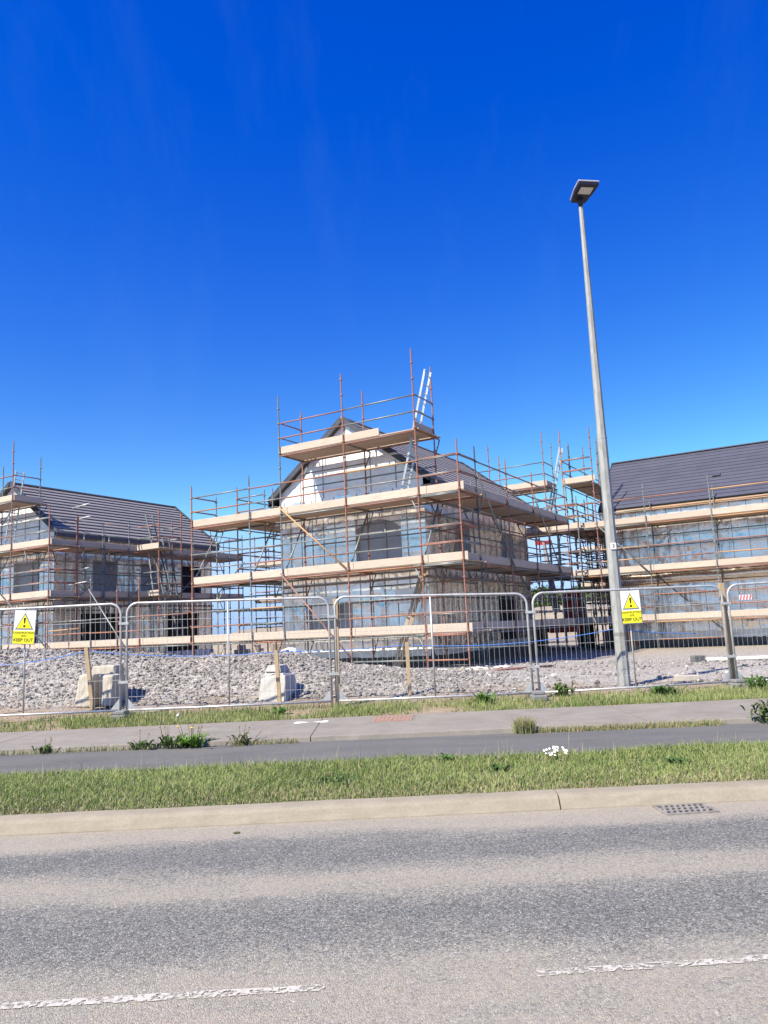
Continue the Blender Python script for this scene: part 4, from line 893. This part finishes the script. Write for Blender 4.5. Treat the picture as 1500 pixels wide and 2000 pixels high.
# ------------------------------------------------------------------ weeds
def weed(x, y, z, label, n=30, rad=.16, h=.12, wid=.02, col=(.10, .17, .03), name='leafy_weed', flowers=(), stalks=0, seed=0, bush=False):
    rg = random.Random(seed); o = empty(name, (x, y, z)); V = []; F = []; T = []
    for i in range(n):
        a = rg.uniform(0, 6.28); r = rad * rg.uniform(.45, 1); hh = h * rg.uniform(.4, 1.1); w = wid * rg.uniform(.7, 1.3); ox, oy = (rg.gauss(0, rad * .35), rg.gauss(0, rad * .25))
        oz = rg.uniform(0, h) if bush else 0; 
        if bush: r *= .35; hh *= .45
        dx, dy = math.cos(a), math.sin(a); k = len(V); pts = [(0, 0, .25), (.35, .62, .9), (.7, 1.0, 1.0), (1.0, .82, .12)]
        for (t, zz, ww) in pts:
            cx, cy, cz = ox + dx * r * t, oy + dy * r * t, oz + hh * zz; V += [(cx - dy * w * ww, cy + dx * w * ww, cz + w * .2), (cx + dy * w * ww, cy - dx * w * ww, cz + w * .2)]
        for j in range(3): F.append((k + 2 * j, k + 2 * j + 1, k + 2 * j + 3, k + 2 * j + 2))
        s = rg.uniform(.6, 1.35); T += [tuple(c * s for c in col)] * 8
    soup('leaves', np.array(V), np.array(F), M['leaf'], np.array(T), parent=o)
    for i in range(stalks):
        a = rg.uniform(0, 6.28); b = rg.uniform(.05, .4) * rad; e = Vector((math.cos(a) * rad * .6, math.sin(a) * rad * .4, h * rg.uniform(1.4, 2.4)))
        st = MB().tube([(math.cos(a) * b, math.sin(a) * b, 0), (e.x * .7, e.y * .7, e.z * .6), e], .0035, 5).build('stem', M['stem'], o)
        MB().lathe([(.003, 0), (.009, .006), (.008, .016), (.003, .022)], 6, off=e).build('bud', M['stem'], st)
    for (fx, fy, fz, fr, fm) in flowers:
        st = MB().tube([(fx * .4, fy * .4, 0), (fx * .8, fy * .8, fz * .6), (fx, fy, fz)], .0035, 5).build('stem', M['stem'], o)
        b = MB()
        if fm == 'seed': b.lathe([(.004, -fr), (fr * .75, -fr * .6), (fr, 0), (fr * .75, fr * .6), (.004, fr)], 10, off=(fx, fy, fz))
        else:
            for q in range(12): t = q * math.pi / 6; b.add([(fx, fy, fz), (fx + fr * math.cos(t - .2), fy + fr * math.sin(t - .2), fz + .01), (fx + fr * 1.1 * math.cos(t), fy + fr * 1.1 * math.sin(t), fz + .006), (fx + fr * math.cos(t + .2), fy + fr * math.sin(t + .2), fz + .01)], [(0, 1, 2, 3)])
            b.lathe([(.002, 0), (fr * .45, .004), (fr * .3, .014), (.002, .018)], 8, off=(fx, fy, fz))
        b.build('flower', M[fm], st)
    return tag(o, label, 'weed', 'weeds along the path edges')
yb = lambda x: CF(x) - .05
weed(-2.72, yb(-2.72), .128, 'bright green dandelion clump with yellow flowers at the path edge', 60, .24, .16, .018, (.11, .22, .025), 'dandelion_plant', [(.02, -.1, .26, .028, 'flower'), (-.18, -.05, .28, .024, 'flower'), (-.2, .05, .42, .026, 'seed')], 8, 1)
weed(-3.05, yb(-3.05), .128, 'dark jagged weed just left of the flowering dandelions', 34, .2, .16, .014, (.075, .12, .03), seed=2, stalks=5)
weed(-3.42, yb(-3.42), .128, 'low dark weed further left of the dandelions at the path edge', 30, .18, .12, .014, (.07, .115, .03), seed=3, stalks=2)
weed(-2.06, yb(-2.06), .128, 'wiry weed just right of the dandelions by the path', 24, .2, .15, .012, (.10, .12, .04), seed=4, stalks=3)
weed(-4.72, yb(-4.72), .128, 'small dark weed at the far left path edge', 22, .13, .10, .013, (.07, .12, .03), seed=5, stalks=3)
weed(4.95, yb(4.95) - .02, .128, 'leafy bush growing over the path at the right edge', 150, .34, .22, .020, (.085, .12, .04), 'leafy_bush', (), 6, 6, True)
weed(-1.9, 13.25, gz(-1.9, 13.25), 'broad dock weed in the grass under the middle left fence panel', 26, .16, .12, .022, (.09, .17, .03), seed=7)
weed(4.55, 13.35, gz(4.55, 13.35), 'dense low weed below the right warning sign', 60, .3, .16, .02, (.065, .13, .03), seed=8)
weed(6.25, 13.55, gz(6.25, 13.55), 'spreading weed at the foot of the right timber post', 60, .36, .2, .018, (.07, .14, .03), seed=9)
weed(2.95, 13.75, gz(2.95, 13.75), 'bushy weed just right of the fence foot near the lamp', 40, .16, .22, .02, (.09, .15, .035), seed=10)
weed(1.55, 13.3, gz(1.55, 13.3), 'bright green weed left of the fence foot near the lamp', 40, .2, .18, .02, (.10, .19, .03), seed=11)
weed(-.62, 7.9, .105, 'dark clover patch in the middle of the verge', 46, .24, .06, .016, (.05, .10, .025), seed=12)
weed(.55, 8.62, .105, 'thistle rosette at the back of the verge left of the daisies', 22, .14, .10, .02, (.085, .15, .04), seed=13)
weed(1.02, 7.95, .105, 'small dark weed on the verge below the daisies', 26, .12, .09, .016, (.05, .10, .025), seed=14)
weed(2.75, 7.9, .105, 'low dark weed on the verge above the drain', 24, .12, .08, .016, (.055, .11, .03), seed=15)
dz_ = empty('daisy_clump', (1.70, 8.45, .105)); tag(dz_, 'clump of white daisies at the back of the grass verge', 'daisies')
for i in range(24):
    fx, fy, fz = random.uniform(-.13, .13), random.gauss(0, .05), random.uniform(.08, .16)
    st = MB().tube([(fx * .7, fy * .7, 0), (fx, fy, fz)], .0025, 4).build('stem', M['stem'], dz_); b = MB(); tl = random.uniform(.3, .7); fr = random.uniform(.010, .015)
    vs_ = [(fx, fy - .004, fz)] + [(fx + fr * math.cos(q * math.pi / 6) * (1 if q % 2 else .82), fy + fr * math.sin(q * math.pi / 6) * .7 - .004, fz + fr * math.sin(q * math.pi / 6) * .72) for q in range(12)]
    b.add(vs_, [(0, q + 1, (q + 1) % 12 + 1) for q in range(12)]); b.build('flower', M['petal'], st)

# ------------------------------------------------------------------ small things on the ground
o = empty('drain_grate', (2.36, 6.63, .004)); o.rotation_euler = (0, 0, R(2)); tag(o, 'cast iron gully grate in the road by the kerb', 'drain grate')
MB().box((-.20, -.13, 0), (.20, .13, .003)).build('pit_shade', M['pit_shade'], o)  # flat black plate on the road, painting the dark of the gully below
b = MB()
for a, c in (((-.22, -.15, -.01), (.22, -.128, .012)), ((-.22, .128, -.01), (.22, .15, .012)), ((-.22, -.127, -.01), (-.198, .127, .012)), ((.198, -.127, -.01), (.22, .127, .012))): b.box(a, c)
b.build('frame', M['iron'], o)
for y in (-.045, .045): MB().box((-.197, y - .011, .004), (.197, y + .011, .012)).build('bar', M['iron'], o)
for k in range(8):
    x = -.17 + k * .0486; MB().obox((0, 0, 0), (.011, 0, 0), (.035, .125, 0), (0, 0, .004)).build('bar', M['iron'], o, (x, 0, .0075))
o = empty('access_cover', (-.01, 12.12, .208)); o.rotation_euler = (R(.3), 0, R(-4)); tag(o, 'reddish rectangular access cover set in the concrete pavement', 'access cover')
MB().box((-.33, -.36, -.01), (.33, .36, .004)).build('frame', M['pavement'], o); MB().box((-.30, -.33, 0), (.30, .33, .010)).build('plate', M['cover'], o)
for k in range(9): MB().box((-.285 + k * .064, -.31, .010), (-.255 + k * .064, .31, .0135)).build('rib', M['cover'], o)
V = [(-1.28, 12.17, .2155)]; b = MB()
for sg in (-1, 1):
    pts = [(sg * .02, 0), (sg * .09, -.03), (sg * .19, -.075), (sg * .25, -.07), (sg * .27, 0), (sg * .24, .08), (sg * .17, .07), (sg * .08, .03)]
    b.add([(x, y * 1.7, 0) for x, y in pts], [tuple(range(8)) if sg > 0 else tuple(reversed(range(8)))])
tag(b.build('paint_mark', M['mark'], None, (-1.27, 12.15, .2125)), 'white bow-shaped spray paint mark on the concrete pavement', 'paint mark')
def rough_box(name, x, y, sz, rz, mat, label, cat, dz=0.):
    b = MB().box((-sz[0] / 2, -sz[1] / 2, 0), (sz[0] / 2, sz[1] / 2, sz[2])); o = link(name, rough_mesh(b, name, .008, .006, x), M[mat], None, (x, y, gz(x, y) - .015 + dz)); o.rotation_euler = (0, 0, rz); return tag(o, label, cat)
crumple_later = [('mud_clod', -1.32, 6.55, .006, .020, 'verge', 'small dark clod of mud on the dusty channel by the kerb')]
rough_box('concrete_brick', 5.62, 15.0, (.42, .22, .11), R(-6), 'block', 'pale concrete brick lying on the soil right of the lamp post', 'brick')
rough_box('dark_block', 8.3, 21.2, (.34, .2, .2), R(12), 'plinth', 'dark grey block on the gravel in front of the right house', 'block')
rough_box('timber_offcut', 2.25, 20.6, (.85, .2, .05), R(-8), 'board', 'short pale plank under the corner scaffold post', 'plank')
rough_box('timber_offcut', 1.35, 20.9, (.6, .2, .05), R(12), 'batten', 'weathered plank under the second scaffold post from the corner', 'plank')
def thing_tube(name, p0, p1, r, mat, label, cat):
    p0, p1 = Vector(p0), Vector(p1); o = MB().tube([p0 - p0, p1 - p0], r, 8).build(name, M[mat], None, p0); return tag(o, label, cat)
thing_tube('loose_tube', (2.55, 19.3, gz(2.55, 19.3) + .03), (4.25, 20.6, gz(4.25, 20.6) + .04), .03, 'brown', 'rusty scaffold tube lying on the ground right of the corner', 'tube')
thing_tube('plastic_pipe', (8.6, 21.6, gz(8.6, 21.6) + .05), (13.5, 20.2, gz(13.5, 20.2) + .05), .05, 'ply', 'long white pipe lying along the gravel at the right', 'pipe')
timber('leaning_plank', Wd(-2.75, .95, .42), Wd(-1.95, 1.5, 3.35), .10, 'pale plank leaning against the near corner of the middle house', 'plank', 'stake', 'leaning planks', .04)
timber('leaning_plank', Wd(-2.95, 1.0, .42), Wd(-2.12, 1.55, 3.3), .10, 'second plank leaning left beside the pale one at the house corner', 'plank', 'board', 'leaning planks', .04)
timber('leaning_plank', Wd(-1.75, 3.0, 3.4), Wd(-1.85, 4.0, 5.0), .12, 'tan board leaning on the shaded side wall below the roof deck', 'plank', 'stake', 'leaning planks', .03)
timber('leaning_plank', Wd(-1.75, 3.5, 3.4), Wd(-1.85, 4.3, 4.95), .12, 'second tan board leaning on the shaded side wall', 'plank', 'stake', 'leaning planks', .03)
def crumple(name, x, y, z, r, mat, label, cat, seed, sq=(1, 1, .6)):
    bm = bmesh.new(); bmesh.ops.create_icosphere(bm, subdivisions=3, radius=1)
    from mathutils import noise as mn
    for v in bm.verts: k = 1 + .45 * mn.noise(v.co * 2.2 + Vector((seed, 0, 0))) + .22 * mn.noise(v.co * 6 + Vector((0, seed, 0))); v.co = Vector((v.co.x * sq[0], v.co.y * sq[1], v.co.z * sq[2])) * k * r
    me = bpy.data.meshes.new(name); bm.to_mesh(me); bm.free(); o = link(name, me, M[mat], None, (x, y, z)); return tag(o, label, cat)
for nm, x, y, z, r, m_, lb in crumple_later: crumple(nm, x, y, z, r, m_, lb, 'mud clod', 4, (1.3, .8, .45))
crumple('foil_bundle', -2.45, 18.9, gz(-2.45, 18.9) + .2, .30, 'foil_white', 'crumpled bundle of pale foil on top of the mound', 'foil bundle', 3)
for i, (x, y, lb) in enumerate([(2.3, 21.0, 'torn white foil scrap under the corner scaffold'), (3.0, 21.2, 'torn white foil scrap right of the corner scaffold post'), (1.3, 21.3, 'torn white foil scrap left of the corner scaffold post')]):
    crumple('foil_scrap', x, y, gz(x, y) + .03, .16, 'foil_white', lb, 'foil scrap', i + 8, (1.4, .8, .22))

# ------------------------------------------------------------------ far side of the site
def telehandler(x, y, rz, label):
    o = empty('telehandler', (x, y, gz(x, y)), rz)
    b = MB(); b.prism([(-2.0, -.75), (1.9, -.75), (1.9, .75), (-2.0, .75)], .75, 1.35); link('chassis', bevel(b.mesh('chassis'), .08, 2), M['red'], o)
    b = MB(); b.add([(-.9, -1.0, 1.2), (.55, -1.0, 1.2), (.55, -.1, 1.2), (-.9, -.1, 1.2), (-.7, -.95, 2.5), (.3, -.95, 2.5), (.3, -.15, 2.5), (-.7, -.15, 2.5)], [(3, 2, 1, 0), (4, 5, 6, 7), (0, 1, 5, 4), (1, 2, 6, 5), (2, 3, 7, 6), (3, 0, 4, 7)])
    cb = link('cab', bevel(b.mesh('cab'), .05, 2), M['red'], o)
    MB().add([(-.75, -1.012, 1.55), (.42, -1.012, 1.55), (.28, -.985, 2.35), (-.66, -.985, 2.35)], [(0, 1, 2, 3)]).build('window', M['glass'], cb)
    MB().tube([(-1.9, .35, 1.75), (3.2, .35, 5.3)], [.18, .08], 4).build('boom', M['iron'], o); MB().obox((3.3, .35, 5.25), (.08, 0, 0), (0, .42, 0), (0, 0, .10)).build('carriage', M['red'], o)
    for wx in (-1.35, 1.35):
        for wy in (-1.0, 1.0):
            w = empty('wheel', (wx, wy, .58)); w.parent = o; w.rotation_euler = (R(90), 0, 0)
            MB().lathe([(.34, -.2), (.54, -.2), (.58, -.12), (.58, .12), (.54, .2), (.34, .2)], 20).build('tyre', M['tyre'], w); MB().lathe([(.33, -.15), (.33, .15)], 16).build('rim', M['hi_vis'], w)
    return tag(o, label, 'telehandler')
telehandler(8.0, 36.0, R(82), 'red telehandler half hidden behind the scaffold left of the lamp post')
def pallet(x, y, rz, mat, label, nx=4, nz=4):
    o = empty('block_pallet', (x, y, gz(x, y)), rz)
    for yy in (-.4, 0, .4): MB().box((-.6, yy - .05, 0), (.6, yy + .05, .12)).build('bearer', M['stake'], o)
    me = cached(('blk',), lambda: bevel(MB().box((-.145, -.22, 0), (.145, .22, .20)).mesh('block'), .006, 1))
    for i in range(nx):
        for j in range(2):
            for k in range(nz):
                if k == nz - 1 and random.random() < .3: continue
                link('block', me, M[mat], o, (-.45 + i * .30, -.23 + j * .46, .122 + k * .204))
    return tag(o, label, 'pallet', 'pallets of blocks')
pallet(10.9, 37.0, R(10), 'pinkblock', 'pallet of beige blocks behind the scaffold immediately left of the lamp post'); pallet(10.4, 33.5, R(-15), 'orangeblock', 'pallet of orange clay blocks seen low left of the lamp post', nz=3)
pallet(-5.0, 36.5, R(20), 'pinkblock', 'pallet of beige blocks in the gap left of the middle house'); pallet(-6.8, 37.5, R(-8), 'pinkblock', 'low pallet of beige blocks further left in the gap', nz=3); pallet(-3.6, 39.5, R(5), 'ply', 'pallet of white wrapped blocks deep in the gap', nz=4)
def mound(name, x, y, rx, ry, hgt, mat, label, seed):
    n = 28; V = []; F = []
    for j in range(n + 1):
        for i in range(n + 1):
            a, b_ = -1 + 2 * i / n, -1 + 2 * j / n; r = min(1, math.hypot(a, b_)); V.append((a * rx, b_ * ry, hgt * (1 - r) ** .8 * (.7 + .6 * float(fbm(np.array(a * 3 + seed), np.array(b_ * 3), seed))) - .1))
    for j in range(n):
        for i in range(n): k = j * (n + 1) + i; F.append((k, k + 1, k + n + 2, k + n + 1))
    return tag(MB().add(V, F, True).build(name, M[mat], None, (x, y, gz(x, y))), label, kind='structure')
mound('soil_heap', 16, 62, 14, 8, 2.9, 'soil', 'heap of bare soil beyond the scaffolds', 3); mound('soil_heap', -9, 58, 10, 6, 1.9, 'soil', 'heap of bare soil in the far gap', 5)
def tree(x, y, hgt, rad, label, seed):
    rg = np.random.default_rng(seed); o = empty('tree', (x, y, gz(x, y) - .1)); b = MB(); b.tube([(0, 0, 0), (.1, .05, hgt * .4), (0, 0, hgt * .8)], [.28, .2, .06], 8)
    for k in range(7): a = k * .9; b.tube([(0, 0, hgt * (.3 + .06 * k)), (math.cos(a) * rad * .6, math.sin(a) * rad * .6, hgt * (.5 + .06 * k))], [.09, .03], 5)
    b.build('trunk', M['bark'], o); n = 7000; cl = rg.normal(0, 1, (26, 3)); cl /= np.linalg.norm(cl, axis=1)[:, None]; cl *= rg.uniform(.35, .95, (26, 1)); k = rg.integers(0, 26, n)
    C = cl[k] * np.array([rad, rad, hgt * .32]) + np.array([0, 0, hgt * .64]) + rg.normal(0, .30, (n, 3)) * np.array([rad * .5, rad * .5, hgt * .14])
    a = rg.normal(0, 1, (n, 3)); a /= np.linalg.norm(a, axis=1)[:, None]; bb = np.cross(a, rg.normal(0, 1, (n, 3))); bb /= np.linalg.norm(bb, axis=1)[:, None]; s = rg.uniform(.10, .2, (n, 1))
    V = np.stack([C - a * s, C + bb * s * .6, C + a * s, C - bb * s * .6], 1).reshape(-1, 3); F = np.arange(n * 4).reshape(-1, 4)
    T = (np.array([.075, .12, .03]) * rg.uniform(.6, 1.4, (n, 1)))[:, None].repeat(4, 1).reshape(-1, 3); soup('crown', V, F, M['leaf'], T, parent=o); return tag(o, label, 'tree', 'distant trees')
tree(24, 84, 6.2, 4.2, 'far green tree glimpsed through the scaffold left of the lamp post', 1); tree(31, 92, 6.5, 4.5, 'far green tree glimpsed behind the lamp post', 2); tree(17.5, 88, 5.4, 3.6, 'far green tree behind the red telehandler', 4)
# more scaffold lifts glimpsed deep in the two gaps
for (s_, t_, lb) in [(-11.0, 21.0, 'farthest scaffold frame deep in the gap left of the middle house'), (1.5, 24.0, 'farthest scaffold frame deep behind the red telehandler')]:
    K4 = site('scaffold', s_, t_); tag(K4, lb, 'scaffold', 'scaffolds round the houses')
    run(K4, 's', 0, 1.25, [-5.0, -2.5, 0, 2.5, 5.0], tops=[7.2, 6.6, 7.0, 6.8, 7.1], itops=6.5, weights=(2, 2, 7, 0), hop=False)
    for k in (-5.0, 0): brace(K4, (k, -.05, 5.3), (k + 2.5, -.05, 3.3), 'galv')
# bracing and extra uprights that crowd the gap between the middle and right houses
for k in range(7):
    t_ = 1.0 + k * 1.25
    brace(K2, (.05, t_, 3.4 if k % 2 else 1.4), (.05, t_ + 1.2, 5.2 if k % 2 else 3.3), 'galv'); brace(Q, (-.85, t_, 5.3 if k % 2 else 3.3), (-.85, t_ + 1.25, 3.5 if k % 2 else 1.5), 'galv')
    if k % 2: post(Q, -.2, t_, 6.6 + .2 * (k % 3), 'galv'); post(K2, -.6, t_, 6.4, 'brown')
    for z in (2.2, 2.7, 4.3): tube_between(Q, 'guard_rail', (-.8, t_, z), (.45, t_, z + .03), pick(1, 1, 6, 0))
for (s_, z_) in [(-7.6, 3.4), (-5.0, 3.4), (-2.5, 1.5)]: brace(L, (s_, -.05, z_ + 1.85), (s_ + 2.4, -.05, z_), 'galv')
for t_ in (1.4, 4.0, 6.6, 9.1): brace(L, (.05, t_, 3.4), (.05, t_ + 2.2, 5.2), 'galv'); post(L, .02, t_ + 1.1, 6.3, 'galv')
